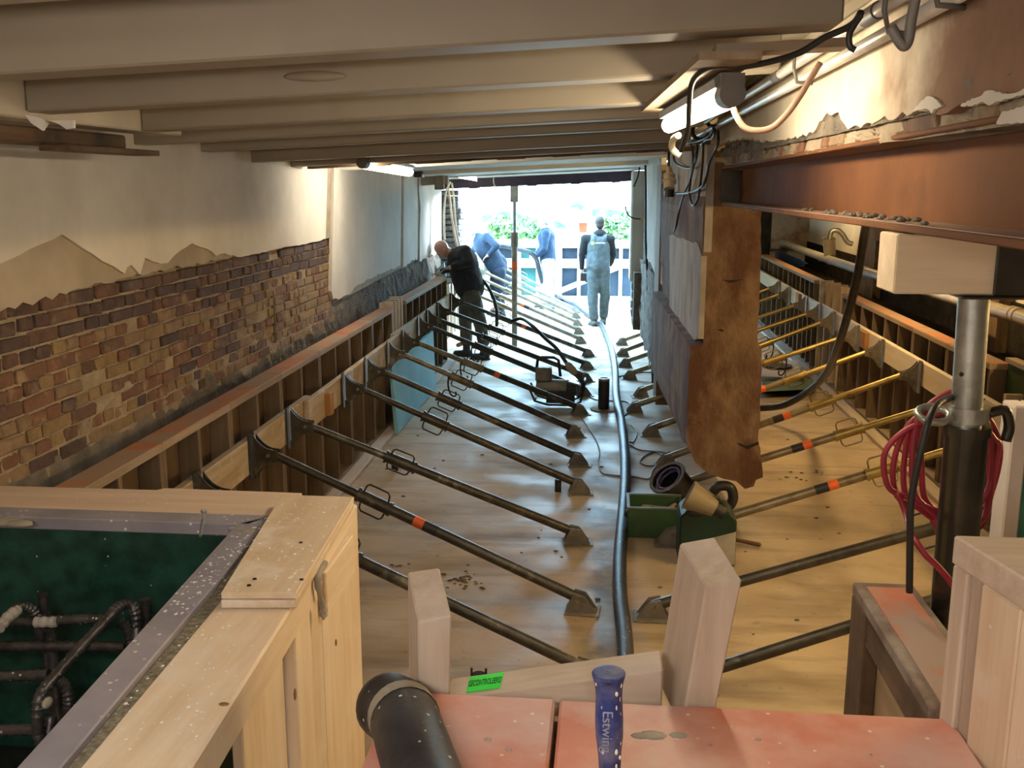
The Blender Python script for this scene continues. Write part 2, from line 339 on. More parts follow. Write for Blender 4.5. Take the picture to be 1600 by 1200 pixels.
for yb, xl in ((1.6, -2.34), (2.45, -2.34), (3.25, -1.85), (4.05, -1.85), (4.85, -2.33), (5.65, -2.33), (6.45, -2.33), (7.25, -2.33), (8.6, -2.33), (10.8, -2.33), (12.6, -2.33)):
    joist(xl, min(0.50, 0.56-0.027*max(0, yb-6.6)-0.03), yb, mat=PALEB if yb > 8 else None)
MB().box(-2.0, -1.852, 1.0, 4.3, 2.50, 2.80).build('trimmer', CEILP2, ceiling, bevel=0.006)
MB().box(-2.33, -2.0, 1.0, 4.3, 2.535, 2.80).build('soffit_board', CEILP2, ceiling)
# ragged dark strip where the ceiling board is torn off
st = MB()
for k in range(14):
    x = -2.2+k*0.2; st.obox((x, 7.28, zb(x, 7.25)-0.012-R(0, .012)), (0.2, 0, SL*.2), (0, 0.12, 0), (0, 0, 0.03))
st.build('torn_strip', WOLD['x'], ceiling)
fb = MB()
for k in range(4):
    y0 = 8.62+k*1.28; fb.obox((-2.33, y0, zb(-2.33, y0)+0.055-0.012*k), (2.95, 0, SL*2.95), (0, 1.26, -0.03), (0, 0, 0.03))
fb.build('ceiling_board', PALEB, ceiling)
# plaster dents on the second joist
MB().ball(P(492, 119, Y=3.108), (0.10, 0.010, 0.016)).build('paint_blister', CEILP, ceiling, smooth=True)
ceil2 = MB().box(0.72, 3.75, -1.8, 17.5, 2.80, 2.95).build('ceiling', CEILP2, kind='structure')
for y in (1.2, 3.4, 5.6, 7.8, 10, 12.5, 15): MB().box(1.0, 3.4, y, y+0.14, 2.60, 2.80).build('joist', WOLD['x'], ceil2)

# ------------------------------------------------------------------ left wall
def rough_sheet(name, mat, parent, X, y0, y1, zlo, ztop, dy, dz, amp, s=1):
    ny = int((y1-y0)/dy); nz = 9; m = MB(); vs = []; fs = []
    for i in range(ny+1):
        y = y0+(y1-y0)*i/ny; zt = ztop(y)+R(-.03, .03)
        for j in range(nz+1):
            z = zlo+(zt-zlo)*j/nz; e = 0 if j == nz else 1
            vs.append((X+s*(amp*(0.25+abs(noise.noise((y*5, z*6, 3)))*1.6+R(0, .35))*e - (0.012 if j == nz else 0)), y, z))
    for i in range(ny):
        for j in range(nz):
            a = i*(nz+1)+j; f = (a, a+nz+1, a+nz+2, a+1); fs.append(f if s < 0 else f[::-1])
    m.add(vs, fs); return m.build(name, mat, parent)
XW = -2.3
wall_left = MB().box(-2.62, -2.322, -1.8, 13.75, 0, 2.85).build('wall_left', MORTAR, kind='structure')
rough_sheet('mortar_bed', MORTAR, wall_left, -2.311, 3.3, 8.2, 1.0, lambda y: 1.86, 0.09, 0.1, 0.006)
def slab(pix, X, t, mat, name, parent, extra_start=(), extra_end=(), jg=None, amp=0.01):
    """plaster coat traced on the wall plane X: lower edge from pixels, rest given as (Y, z)"""
    low = [P(u, v, X=X) for u, v in pix]
    if jg: low = jag(low, jg, amp, (0, 1, 1))
    pts = [V((X, y, z)) for y, z in extra_start]+low+[V((X, y, z)) for y, z in extra_end]
    return MB().prism(pts, (-t if X < 0 else t, 0, 0)).build(name, mat, parent)
slab([(-60, 502), (0, 487), (60, 470), (130, 450), (200, 433), (245, 424), (290, 416), (345, 405), (372, 400), (450, 384), (512, 372)], -2.288, 0.04, PLASTER2, 'undercoat', wall_left,
     ((0.5, 2.62), (0.5, 1.80)), ((8.22, 1.84), (8.22, 1.35), (8.5, 1.30), (10.9, 1.36), (11.9, 1.38), (13.74, 1.34), (13.74, 2.62)), 0.05, 0.012)
slab([(-250, 530), (-100, 455), (0, 412), (45, 390), (97, 366), (130, 388), (160, 408), (178, 416), (195, 428), (199, 417), (206, 414), (219, 429), (227, 403), (240, 409), (262, 411), (281, 392), (300, 380), (322, 388), (338, 400), (352, 396), (372, 402), (410, 394), (450, 385), (480, 381), (509, 373)], -2.272, 0.03, PLASTER, 'finish_plaster', wall_left,
     ((0.5, 2.62), (0.5, 1.35)), ((8.12, 2.62),), 0.06, 0.006)
slab([(518, 455), (521, 468), (533, 466), (548, 458), (556, 448), (570, 440), (585, 432), (604, 424), (626, 415)], -2.268, 0.03, PLASTER, 'finish_plaster', wall_left,
     ((8.30, 2.62),), ((11.06, 2.62),), 0.05, 0.012)
slab([(630, 420), (638, 412), (652, 404)], -2.262, 0.03, PLASTER, 'finish_plaster', wall_left, ((11.12, 2.62),), ((11.95, 2.62),), 0.06, 0.02)
slab([(656, 408), (665, 404), (690, 392)], -2.272, 0.03, PLASTER, 'finish_plaster', wall_left, ((12.1, 2.62), (12.06, 2.2), (12.14, 2.0), (12.05, 1.7)), ((13.74, 2.62),), 0.08, 0.02)
# rough dark mortar skirt behind the formwork
def ztop_l(y):
    k = noise.noise((y*1.7, 0, 7))*0.10+noise.noise((y*6, 4, 0))*0.05
    return (1.21+k if y < 8.05 else (1.32+k*0.6 if y < 8.6 else 1.385+k*0.5))
rough_sheet('mortar_skirt', MORTARD, wall_left, -2.318, 2.6, 13.74, 0.55, ztop_l, 0.07, 0.1, 0.03)
rough_sheet('mortar_smear', MORTAR, wall_left, -2.312, 3.2, 8.2, 1.05, lambda y: 1.30+noise.noise((y*2.3, 9, 1))*0.12+noise.noise((y*9, 2, 1))*0.05, 0.06, 0.1, 0.014)
# individual bricks
def brick_mesh(L, h, d, seed, mat):
    rr = random.Random(seed); m = bmesh.new(); bmesh.ops.create_cube(m, size=1)
    for v in m.verts: v.co = V((v.co.x*d, v.co.y*L, v.co.z*h))
    bmesh.ops.bevel(m, geom=[e for e in m.edges], offset=0.006, segments=1, affect='EDGES')
    for v in m.verts: v.co += V((rr.uniform(-.003, .004), rr.uniform(-.004, .004), rr.uniform(-.004, .004)))
    me = bpy.data.meshes.new('brick'); m.to_mesh(me); m.free(); me.materials.append(mat); return me
BM = {(t, k, q): brick_mesh((0.212 if t else 0.100), 0.053, 0.08, k*7+q+t, BRK[k]) for t in (0, 1) for k in range(5) for q in (0, 1)}
rb = random.Random(3)
def brick_kind(y, z):
    t = (1.84-z)/0.7
    if t < 0.30+0.10*noise.noise((y, 0, 0)): return rb.choice((0, 0, 0, 1, 1))
    if y > 6.4: return rb.choice((3, 3, 4, 4, 2, 1)) if t < 0.9 else rb.choice((4, 3, 1))
    if y > 5.2: return rb.choice((0, 1, 1, 4, 4, 3, 2))
    return rb.choice((2, 2, 4, 3, 0, 1, 4))
nb = 0; far = MB(); far_m = {k: MB() for k in range(5)}
for c in range(11):
    z = 1.84-0.032-c*0.064; y = 3.16+(0.05 if c % 2 else 0.0)+0.04*(c > 5)
    while y < 8.08:
        t = 1 if c % 2 == 0 else 0
        if rb.random() < 0.12: t = 1-t
        L = 0.224 if t else 0.112
        if rb.random() > 0.03:
            if y < 7.35 and nb < 300 and c < 10:
                o = bpy.data.objects.new('brick', BM[(t, brick_kind(y, z), rb.randint(0, 1))]); COL.objects.link(o); o.parent = wall_left
                o.location = V((-2.335+rb.uniform(-.004, .006), y+L/2, z+rb.uniform(-.003, .003)))-WL['wall_left']
                o.rotation_euler = (rb.uniform(-.012, .012), 0, rb.uniform(-.02, .02)); nb += 1
            else:
                x = -2.296+rb.uniform(-.004, .006); far_m[brick_kind(y, z)].box(x-.05, x, y+.006, y+L-.006, z-.026+rb.uniform(-.003, .003), z+.026)
        y += L
for k, m in far_m.items():
    if m.v: m.build('far_brickwork', BRK[k], wall_left, bevel=.005, kind='stuff')
# dark chase in the brickwork, cracks
ch = MB(); a = P(425, 455, X=-2.3); b = P(429, 535, X=-2.3); ch.tube(jag([a, a.lerp(b, .5), b], 0.06, 0.008), 0.016, 6); ch.build('chase', MORTARD, wall_left)
# far pier, beyond the left wall
pier = MB().box(-2.62, -2.36, 13.75, 14.9, 0, 2.6).build('wall_front', MORTAR, kind='structure')
pm = m_noise('bright_rubble', (0.16, 0.17, 0.20), (0.50, 0.52, 0.55), 9, 0.9, bs=0.8, bd=0.03, c3=(0.07, 0.06, 0.06), s3=4)
def rubble(name, x0, x1, y0, y1, z0, z1, mat, parent, n=9):
    m = MB(); h = (z1-z0)/n
    for i in range(n):
        m.box(x0+R(-.012, .012), x1+R(-.03, .02), y0+R(-.02, .02), y1, z0+i*h, z0+(i+1)*h-0.012)
    return m.build(name, mat, parent, bevel=0.012)
rubble('broken_masonry', -2.36, -2.07, 14.0, 14.7, 0.9, 2.2, pm, pier, 16)
MB().box(-2.62, 0.75, 14.05, 14.35, 2.48, 3.1).build('wall_front', GREYPL, kind='structure')
MB().box(-2.62, 3.75, -1.95, -1.8, 0, 3.0).build('wall_back', PLASTER2, kind='structure')

# ------------------------------------------------------------------ right wall, cut off above the floor
def xw(y): return 0.64-0.03*(y-6.6)
wall_right = MB()
fr = [(1098, 330), (1098, 500), (1099, 538), (1078, 541), (1076, 600), (1073, 640), (1074, 690), (1086, 722), (1104, 738), (1130, 748), (1150, 752), (1164, 764), (1178, 760), (1181, 750), (1192, 746), (1188, 700), (1184, 690), (1188, 640), (1190, 545), (1184, 535), (1188, 420), (1190, 330)]
YC = 6.6
pts = jag([P(u, v, Y=YC) for u, v in fr], 0.06, 0.006, (1, 0, 1))
pts = [V((1.02, YC, 2.42)), V((0.66, YC, 2.42))]+pts
m = MB(); n = len(pts); back = []
for p in pts:
    q = p.copy(); q.y = 9.95; q.x += xw(9.95)-xw(YC)
    if p.z < 1.0: q.z = max(0.24, p.z-0.10)
    back.append(q)
m.add(pts+back, [tuple(range(n)), tuple(range(2*n-1, n-1, -1))]+[(i, i+n, (i+1) % n+n, (i+1) % n) for i in range(n)])
wall_right = m.build('wall_right', COLB, kind='structure')
def wpt(u, v, off=0.0):
    """point on the slanting left face of the right wall seen at pixel"""
    r = CF+CR*((u-800)/FPX)+CU*((600-v)/FPX)
    t = (0.64+0.198-off)/(r.x+0.03*r.y); return CP+r*t
def wslab(pix, off, t, mat, name, jg=None, amp=0.01, extra=()):
    pts = [wpt(u, v, off) for u, v in pix]
    for p in pts:
        if p.y < 6.59: p.y = 6.59; p.x = xw(6.59)-off
    if jg: pts = jag(pts+[pts[0]], jg, amp, (0, 1, 1))[:-1]
    return MB().prism(pts, (t, 0, 0)).build(name, mat, wall_right)
# plaster coats on the left face: upper panel, lower panel (proud), dark broken foot
wslab([(1046, 225), (1112, 225), (1101, 395), (1092, 374), (1045, 362)], 0.012, 0.05, GREYPL, 'plaster_panel', 0.12, 0.006)
wslab([(1046, 366), (1090, 380), (1099, 402), (1098, 470), (1097, 537), (1080, 534), (1066, 515), (1061, 497), (1054, 492), (1046, 560)], 0.025, 0.035, GREYPL, 'plaster_panel', 0.1, 0.008)
wslab([(1061, 497), (1078, 530), (1080, 545), (1079, 690), (1066, 690), (1056, 650), (1050, 560), (1054, 493)], 0.018, 0.05, m_noise('broken_plaster_edge', (0.10, 0.075, 0.06), (0.26, 0.20, 0.16), 9, 0.95, bs=0.8, bd=0.03), 'broken_edge', 0.06, 0.02)
# timber strip let into the wall
y0, y1 = 9.98, 10.5
MB().obox((xw(y0)-0.02, y0, 0.62), (0.02, 0, 0), (xw(y1)-xw(y0), y1-y0, 0), (0, 0, 1.85)).obox((xw(y0), y0, 0.62), (0.30, 0, 0), (xw(y1)-xw(y0), y1-y0, 0), (0, 0, 1.85)).build('timber_strip', WFORM['z'], wall_right)
MB().obox((xw(y0)-0.015, y0-0.03, 0.08), (0.18, 0, 0), (-0.01, 0.35, 0), (0, 0, 0.60)).build('dark_strut', WOLD['z'], wall_right)
# far segment
YS = (10.5, 13.2)
MB().obox((xw(10.5)+0.03, 10.5, 0.30), (0.34, 0, 0), (xw(13.2)-xw(10.5), 2.7, 0), (0, 0, 2.2)).build('rubble_core', MORTARD, wall_right)
wslab([(1009, 240), (1034, 232), (1034, 445), (1026, 442), (1022, 425), (1016, 410), (1009, 402)], 0.0, 0.05, PLASTER, 'plaster_panel', 0.1, 0.012)
def ragged(name, y0, y1, z0, z1, mat, off, amp):
    m = MB(); k = 14; vs = []; fs = []; kz = 16
    for i in range(k+1):
        y = y0+(y1-y0)*i/k; zl = z0+R(0, .22)
        for j in range(kz+1): vs.append((xw(y)-off+amp*(noise.noise((y*6, j*.9, 2))+R(-.3, .3)), y, zl+(z1-zl)*j/kz))
    for i in range(k):
        for j in range(kz): a = i*(kz+1)+j; fs.append((a, a+1, a+kz+2, a+kz+1))
    return m.add(vs, fs).build(name, mat, wall_right)
ragged('rough_masonry', 10.5, 13.2, 0.22, 1.32, m_noise('grey_rubble', (0.13, 0.115, 0.10), (0.36, 0.33, 0.30), 8, 0.95, bs=0.9, bd=0.03), -0.005, 0.03)
# end pier at the opening
MB().box(0.31, 0.62, 13.3, 13.95, 1.0, 2.45).build('end_pier', PLASTER, wall_right, bevel=0.02)
rubble('end_pier_foot', 0.34, 0.60, 13.3, 13.9, 0.42, 1.0, pm, wall_right, 5)
MB().box(0.36, 0.47, 13.0, 13.3, 0.40, 1.15).build('dark_block', MORTARD, wall_right, bevel=0.01)
# wall above the steel beam
UW0 = m_noise('mottled_plaster', (0.26, 0.22, 0.18), (0.36, 0.31, 0.25), 3, 0.9, bs=0.3, c3=(0.18, 0.11, 0.08), s3=3, p3=(0.45, 0.6))
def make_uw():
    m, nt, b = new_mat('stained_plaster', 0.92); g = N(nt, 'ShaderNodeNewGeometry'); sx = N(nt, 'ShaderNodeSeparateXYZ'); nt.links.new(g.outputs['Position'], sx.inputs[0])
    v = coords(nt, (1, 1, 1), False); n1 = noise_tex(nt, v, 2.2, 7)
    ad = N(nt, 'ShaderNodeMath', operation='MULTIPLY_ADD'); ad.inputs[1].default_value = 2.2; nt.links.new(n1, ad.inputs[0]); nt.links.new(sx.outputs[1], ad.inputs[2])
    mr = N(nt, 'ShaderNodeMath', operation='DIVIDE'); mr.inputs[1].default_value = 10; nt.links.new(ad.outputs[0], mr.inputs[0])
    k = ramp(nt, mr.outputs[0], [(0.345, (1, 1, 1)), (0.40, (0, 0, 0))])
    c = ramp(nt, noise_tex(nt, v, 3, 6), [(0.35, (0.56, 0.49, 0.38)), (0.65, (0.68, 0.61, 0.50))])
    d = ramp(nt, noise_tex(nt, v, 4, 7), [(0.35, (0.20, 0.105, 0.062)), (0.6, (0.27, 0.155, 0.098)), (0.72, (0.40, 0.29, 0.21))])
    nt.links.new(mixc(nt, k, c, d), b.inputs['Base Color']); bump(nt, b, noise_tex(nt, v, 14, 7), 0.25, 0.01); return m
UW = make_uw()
MB().box(0.74, 1.02, 0.6, 6.6, 2.405, 2.80).build('masonry_core', MORTARD, wall_right)
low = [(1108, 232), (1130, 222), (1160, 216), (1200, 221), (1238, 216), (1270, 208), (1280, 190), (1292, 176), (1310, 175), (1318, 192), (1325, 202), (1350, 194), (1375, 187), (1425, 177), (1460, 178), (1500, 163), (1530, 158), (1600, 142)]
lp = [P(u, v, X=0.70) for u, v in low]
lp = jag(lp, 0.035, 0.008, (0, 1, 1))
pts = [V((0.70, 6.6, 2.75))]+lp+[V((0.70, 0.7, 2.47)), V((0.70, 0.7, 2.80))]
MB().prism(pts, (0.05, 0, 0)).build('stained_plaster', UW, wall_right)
rb2 = random.Random(5); y = 1.0
while y < 6.4:
    t = rb2.choice((0, 1, 1)); L = 0.224 if t else 0.112
    for zc in (2.437, 2.50):
        if rb2.random() < (.55 if zc > 2.45 else .15): continue
        o = bpy.data.objects.new('brick', BM[(t, rb2.choice((2, 2, 4, 1, 1)), rb2.randint(0, 1))]); COL.objects.link(o); o.parent = wall_right
        o.location = V((0.770+rb2.uniform(-.012, .008), y+L/2, zc))-WL['wall_right']
    y += L
rough_sheet('crumbled_edge', MORTAR, wall_right, 0.745, 0.9, 6.55, 2.402, lambda y: 2.475+noise.noise((y*2.1, 3, 3))*.05+noise.noise((y*7, 1, 5))*.04, 0.045, 0.1, 0.022, -1)
rough_sheet('crumbled_edge', MORTARD, wall_right, 0.722, 0.9, 6.55, 2.45, lambda y: 2.50+noise.noise((y*1.9, 6, 3))*.045+noise.noise((y*8, 4, 5))*.03, 0.045, 0.1, 0.016, -1)
pf = MB()
for px in ([(1424, 176), (1432, 166), (1440, 157), (1450, 150), (1458, 152), (1466, 160), (1471, 167), (1460, 170), (1455, 178), (1450, 171), (1436, 172)], [(1500, 165), (1512, 157), (1530, 151), (1538, 143), (1552, 141), (1566, 147), (1580, 146), (1604, 137), (1604, 146), (1578, 154), (1560, 158), (1545, 165), (1535, 159), (1518, 166)], [(1556, 193), (1566, 174), (1580, 171), (1604, 163), (1604, 190), (1580, 194)]):
    pf.prism(jag([P(u, v, X=0.694) for u, v in px+px[:1]], .012, .002)[:-1], (0.010, 0, 0))
pf.build('loose_plaster', PLASTER, wall_right, kind='stuff')
# ------------------------------------------------------------------ outer wall of the right bay
MB().box(0.9, 3.75, 17.3, 17.5, 0, 2.8).build('wall_front', GREYPL, kind='structure')
MB().box(0.90, 1.04, 14.0, 17.3, 0.80, 2.8).build('wall_right', GREYPL, kind='structure')  # unseen wall length added to hold daylight out; low gap lets some through
NEARBLACK = m_noise('near_black_matte', (0.016, 0.014, 0.012), (0.036, 0.031, 0.026), 6, 1.0, bs=0.6, bd=.02)  # even near-black for the ledge, wall foot and end sheet
NEARBLACK.node_tree.nodes['Principled BSDF'].inputs['Specular IOR Level'].default_value = 0.05
wall_outer = MB().box(3.4, 3.75, -1.8, 17.5, 0, 2.8).build('wall_outer', PLASTER2, kind='structure')
MB().box(3.37, 3.40, 13.3, 17.28, 1.28, 2.6).build('finish_plaster', PLASTER, wall_outer)
MB().box(2.75, 3.37, 17.2, 17.29, 1.2, 2.6).build('stained_plaster', UW0, wall_outer)
MB().box(0.9, 2.74, 17.2, 17.29, 0.0, 2.6).build('dark_end_sheet', NEARBLACK, wall_outer)
MB().box(3.25, 3.4, 12.5, 13.2, 0.5, 2.6).build('dark_timber', WOLD['z'], wall_outer)
MB().box(3.2, 3.4, 9.0, 12.4, 1.62, 2.5).build('red_board', OXIDE, wall_outer)
MB().box(3.38, 3.40, 2.0, 8.6, 1.30, 2.6).build('finish_plaster', PLASTER, wall_outer)
MB().box(3.345, 3.40, 2.0, 17.3, 0.9, 1.33).build('dark_foot', NEARBLACK, wall_outer)
MB().box(3.25, 3.4, 8.55, 8.95, 0.5, 2.6).build('dark_timber', WOLD['z'], wall_outer)
MB().box(3.1, 3.4, 7.3, 8.5, 1.95, 2.5).build('red_lintel', OXIDE, wall_outer)
MB().box(2.72, 3.4, 4.0, 17.3, 0.0, 0.9).build('dark_ledge', NEARBLACK, wall_outer)
# cracks and a broken lip on the sawn pier
ck = MB()
for pix in ([(1128, 437), (1140, 442), (1150, 440), (1163, 436), (1150, 437), (1138, 438)], [(1152, 691), (1166, 697), (1185, 690), (1186, 694), (1168, 702), (1154, 695)], [(1120, 515), (1126, 514), (1133, 517), (1127, 518)]):
    ck.prism([P(u, v, Y=YC-0.002) for u, v in pix], (0, 0.02, 0))
ck.build('crack', BLACKM, wall_right)
# ================================================================== FORMWORK
def panel(o, u, d, w, h, studs, label, group, wood=WFORM, ax='y', sheet=PLYD, top=ORANGE, edge=None, side=None, rail=True, zs=0.05, double=True, st_w=0.032):
    """timber formwork panel: o = front lower corner, u = along, d = depth away from the viewer"""
    u, d = V(u).normalized(), V(d).normalized(); o = V(o); Z = V((0, 0, 1)); dp = 0.11
    t = empty('timber_formwork', o, label, 'formwork', group)
    for s in studs:
        w_ = st_w
        MB().obox(o+u*(s*w-w_/2 if 0 < s < 1 else (0 if s == 0 else w-w_))+Z*zs, u*w_, d*dp, Z*(h-0.04-zs)).build('stud', (side or wood)['z'], t, bevel=0.003)
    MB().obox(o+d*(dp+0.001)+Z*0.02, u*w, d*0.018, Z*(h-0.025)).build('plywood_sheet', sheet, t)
    MB().obox(o+d*0.002+Z*0.005, u*w, d*(dp-0.004), Z*(zs-0.006)).build('bottom_rail', wood[ax], t)
    if rail:
        tr = MB().obox(o-d*0.004+Z*(h-0.04), u*w, d*(dp+0.022), Z*0.038).build('top_rail', wood[ax], t, bevel=0.003)
        if top: MB().obox(o+d*0.0+Z*(h-0.0018), u*(w-0.003), d*(dp+0.014), Z*0.003).build('painted_face', top, tr)
    return t
XL = -2.03; LH = 1.12
ORD = ['first', 'second', 'third', 'fourth', 'fifth', 'sixth', 'seventh', 'eighth', 'ninth', 'tenth', 'eleventh', 'twelfth', 'thirteenth', 'fourteenth']
joints = [3.45, 4.27, 5.11, 5.97, 6.83, 7.67, 8.47, 9.28]
for i, (a, b) in enumerate(zip(joints, joints[1:])):
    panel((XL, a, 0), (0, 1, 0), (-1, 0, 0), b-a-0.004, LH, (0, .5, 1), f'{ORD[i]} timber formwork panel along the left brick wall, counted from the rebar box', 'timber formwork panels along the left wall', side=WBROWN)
# filler planks standing proud of the run
for k in range(4):
    MB().obox((XL-0.005, 9.31+k*0.15, 0.06), (0, 0.045, 0), (-0.13, 0, 0), (0, 0, 1.12-R(0, .02))).build('filler_plank', WALER['z'], None, bevel=0.003,
        label=f'{ORD[k]} upright yellow filler plank between two left formwork panels, counted from camera', cat='plank', group='filler planks in the left formwork')
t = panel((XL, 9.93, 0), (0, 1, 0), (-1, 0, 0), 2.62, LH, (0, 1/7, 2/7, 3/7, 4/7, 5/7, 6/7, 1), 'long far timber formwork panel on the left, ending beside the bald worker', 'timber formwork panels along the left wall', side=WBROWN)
# pale, sunlit run beyond the opening
for i in range(6):
    panel((XL-0.25, 14.0+i*1.0, 0), (0, 1, 0), (-1, 0, 0), 0.98, 1.1, (0, .33, .66, 1), f'{ORD[i]} sunlit pale formwork panel on the left beyond the opening, counted from camera', 'sunlit formwork panels beyond the opening', wood=PALEW, sheet=NAVY, top=None)
# left walers
def waler(x, y0, y1, z0, h, t, label, dz=0.0, mat=None, dx=0.0):
    return MB().obox((x, y0, z0), (dx, y1-y0, dz), (t, 0, 0), (0, 0, h)).build('waler_plank', mat or WALER['y'], None, bevel=0.004, label=label, cat='plank', group='walers on the formwork')
waler(XL+0.002, 3.45, 6.42, 0.675, 0.20, 0.045, 'nearest long waler plank screwed across the left formwork studs', 0.01)
waler(XL+0.050, 6.25, 9.45, 0.685, 0.20, 0.040, 'middle waler plank overlapping the nearest one on the left formwork', 0.01)
waler(XL+0.002, 9.15, 12.6, 0.69, 0.20, 0.045, 'farthest indoor waler plank on the left formwork, beside the bald worker')
waler(XL-0.245, 14.0, 19.9, 0.70, 0.18, 0.05, 'sunlit pale waler plank on the left formwork outside the opening', mat=PALEW['y'])
for y, x in ((6.60, -1.94), (9.42, -1.94)):
    MB().obox((x+0.002, y, 0.70), (0.04, 0, 0), (0, 0.09, 0), (0, 0, 0.16)).build('packing_block', m_wood('orange_block', (0.50, 0.26, 0.09), (0.34, 0.16, 0.055), 'z'), None, bevel=0.003,
        label='small orange-brown packing block on the left waler, '+('nearer one' if y < 7 else 'farther one'), cat='block', group='packing blocks on the left waler')
MB().obox((XL+0.0, 3.6, 0.0), (0.10, 0, 0), (0, 9.0, 0), (0, 0, 0.035)).build('sole_plate', WUSED['y'], None, bevel=0.004, label='flat nailed sole plank on the floor along the foot of the left formwork', cat='plank')
# pale blue board leaning on the studs under the waler
pb = [V((-1.975, 8.95, 0.625)), V((-1.90, 8.80, 0.01)), V((-1.90, 10.9, 0.01)), V((-1.975, 11.2, 0.625))]
MB().prism(pb, (-0.03, 0, 0)).build('foam_board', LBLUE, None, label='pale blue insulation board leaning under the left waler against the studs', cat='board')

# right bay formwork
XR = 2.55
rj = [6.75, 7.60, 8.45, 9.30, 10.15, 11.0]
for i, (a, b) in enumerate(zip(rj, rj[1:])):
    panel((XR, a, 0), (0, 1, 0), (1, 0, 0), b-a-0.004, LH, (0, .5, 1), f'{ORD[i]} timber formwork panel in the right bay, counted from the steel post', 'timber formwork panels in the right bay', wood=WFORM, side=WBROWN)
for k in range(4):
    MB().obox((XR-0.004, 11.06+k*0.36, 0.05), (0, 0.035, 0), (0.16, 0, 0), (0, 0, 1.13-0.01*k)).build('filler_plank', WALER['z'], None, bevel=0.003,
        label=f'{ORD[k]} tall filler plank on edge in the right formwork, counted from the steel post', cat='plank', group='filler planks in the right formwork')
MB().obox((XR+0.17, 11.0, 0.05), (0.02, 0, 0), (0, 1.5, 0), (0, 0, 1.0)).build('backing_sheet', PLYD, None, label='dark backing sheet behind the tall filler planks of the right formwork', cat='sheet')
for i, (a, b) in enumerate(((12.5, 13.4), (13.4, 14.3), (14.3, 15.6), (15.6, 17.0))):
    panel((XR, a, 0), (0, 1, 0), (1, 0, 0), b-a-0.004, LH, (0, .33, .66, 1), f'{ORD[i]} far timber formwork panel in the right bay beyond the filler planks', 'far formwork panels in the right bay', wood=WFORM, side=WBROWN)
waler(XR-0.047, 6.0, 11.9, 0.715, 0.19, 0.045, 'long pale waler plank on the right bay formwork, behind the steel post', mat=PALEW['y'])
waler(XR-0.047, 11.95, 17.0, 0.70, 0.19, 0.045, 'far waler plank on the right bay formwork beside the masonry pier', mat=PALEW['y'])
for y in (9.62, 13.0):
    MB().obox((XR-0.088, y, 0.745), (0.04, 0, 0), (0, 0.20, 0), (0, 0, 0.15)).build('packing_block', bpy.data.materials['orange_block'], None, bevel=0.003,
        label='orange-ended packing block on the right waler, '+('nearer one' if y < 10 else 'farther one'), cat='block', group='packing blocks on the right waler')
MB().obox((XR-0.12, 3.6, 0), (0.11, 0, 0), (0, 13, 0), (0, 0, 0.035)).build('sole_plate', WUSED['y'], None, bevel=0.004, label='flat sole plank on the floor along the foot of the right bay formwork', cat='plank')
# green-faced near end of the right run
t = empty('timber_formwork', (XR, 4.6, 0), 'green-sheeted formwork panel with loose studs behind the steel post on the right', 'formwork')
MB().box(XR+0.10, XR+0.12, 4.2, 6.72, 0.02, 1.14).build('green_sheet', m_flat('olive_green_sheet', (0.03, 0.07, 0.025), 0.6), t)
MB().box(XR+0.08, XR+0.15, 4.2, 6.72, 1.14, 1.17).build('top_rail', WALER['y'], t)
for y in (4.5, 5.2, 5.85, 6.42): MB().box(XR-0.01, XR+0.098, y, y+0.045, 0.0, 0.98).build('stud', WALER['z'], t, bevel=0.003)

# cross formwork out in the daylight, behind the workers
for i in range(4):
    panel((-2.62+i*0.83, 20.0, 0), (1, 0, 0), (0, 1, 0), 0.825, 1.15, (0, .5, 1), f'{ORD[i]} blue-sheeted pale formwork panel standing outside, counted from the left', 'blue formwork panels outside the opening', wood=PALEW, ax='x', sheet=TEAL if i == 1 else NAVY, top=None, st_w=0.07)
MB().box(-2.62, 0.9, 19.95, 19.998, 0.62, 0.80).build('waler_plank', PALEW['x'], None, label='wide white waler plank across the formwork outside the opening', cat='plank', group='walers on the formwork')
a = P(868, 462, Y=19.9); b = P(995, 410, Y=19.9)
MB().obox(a, b-a, (0, 0.045, 0), (0, 0, 0.11)).build('diagonal_brace', PALEW['x'], None, label='white diagonal plank bracing the outdoor formwork behind the man in overalls', cat='plank')
MB().box(-2.62, 0.9, 19.93, 19.995, 1.02, 1.18).build('top_plank', PALEW['x'], None, label='white top plank along the outdoor formwork', cat='plank')

# ------------------------------------------------------------------ near box with reinforcement (left foreground)
ZT = 1.2
bx = empty('formwork_box', (-1.6, 3.1, 0.0), 'new pine formwork box with grey edging around black reinforcement, left foreground', 'formwork')
# rear rim plank (lies over X)
MB().prism([(-2.26, 3.33, ZT-0.05), (-1.62, 3.335, ZT-0.05), (-1.60, 3.36, ZT-0.05), (-1.08, 3.35, ZT-0.05), (-1.05, 3.09, ZT-0.05), (-2.26, 3.09, ZT-0.05)], (0, 0, 0.05)).build('rear_plank', m_wood('stained_rim_timber', (0.76, 0.61, 0.48), (0.62, 0.46, 0.34), 'x', 0.7, dirt=(0.42, 0.36, 0.32), dp=(0.58, 0.7), spots=(0.8, 0.76, 0.7)), bx, bevel=0.003)
MB().box(-2.26, -1.0, 3.11, 3.15, 0.1, ZT-0.052).build('rear_boarding', WNEW['x'], bx)
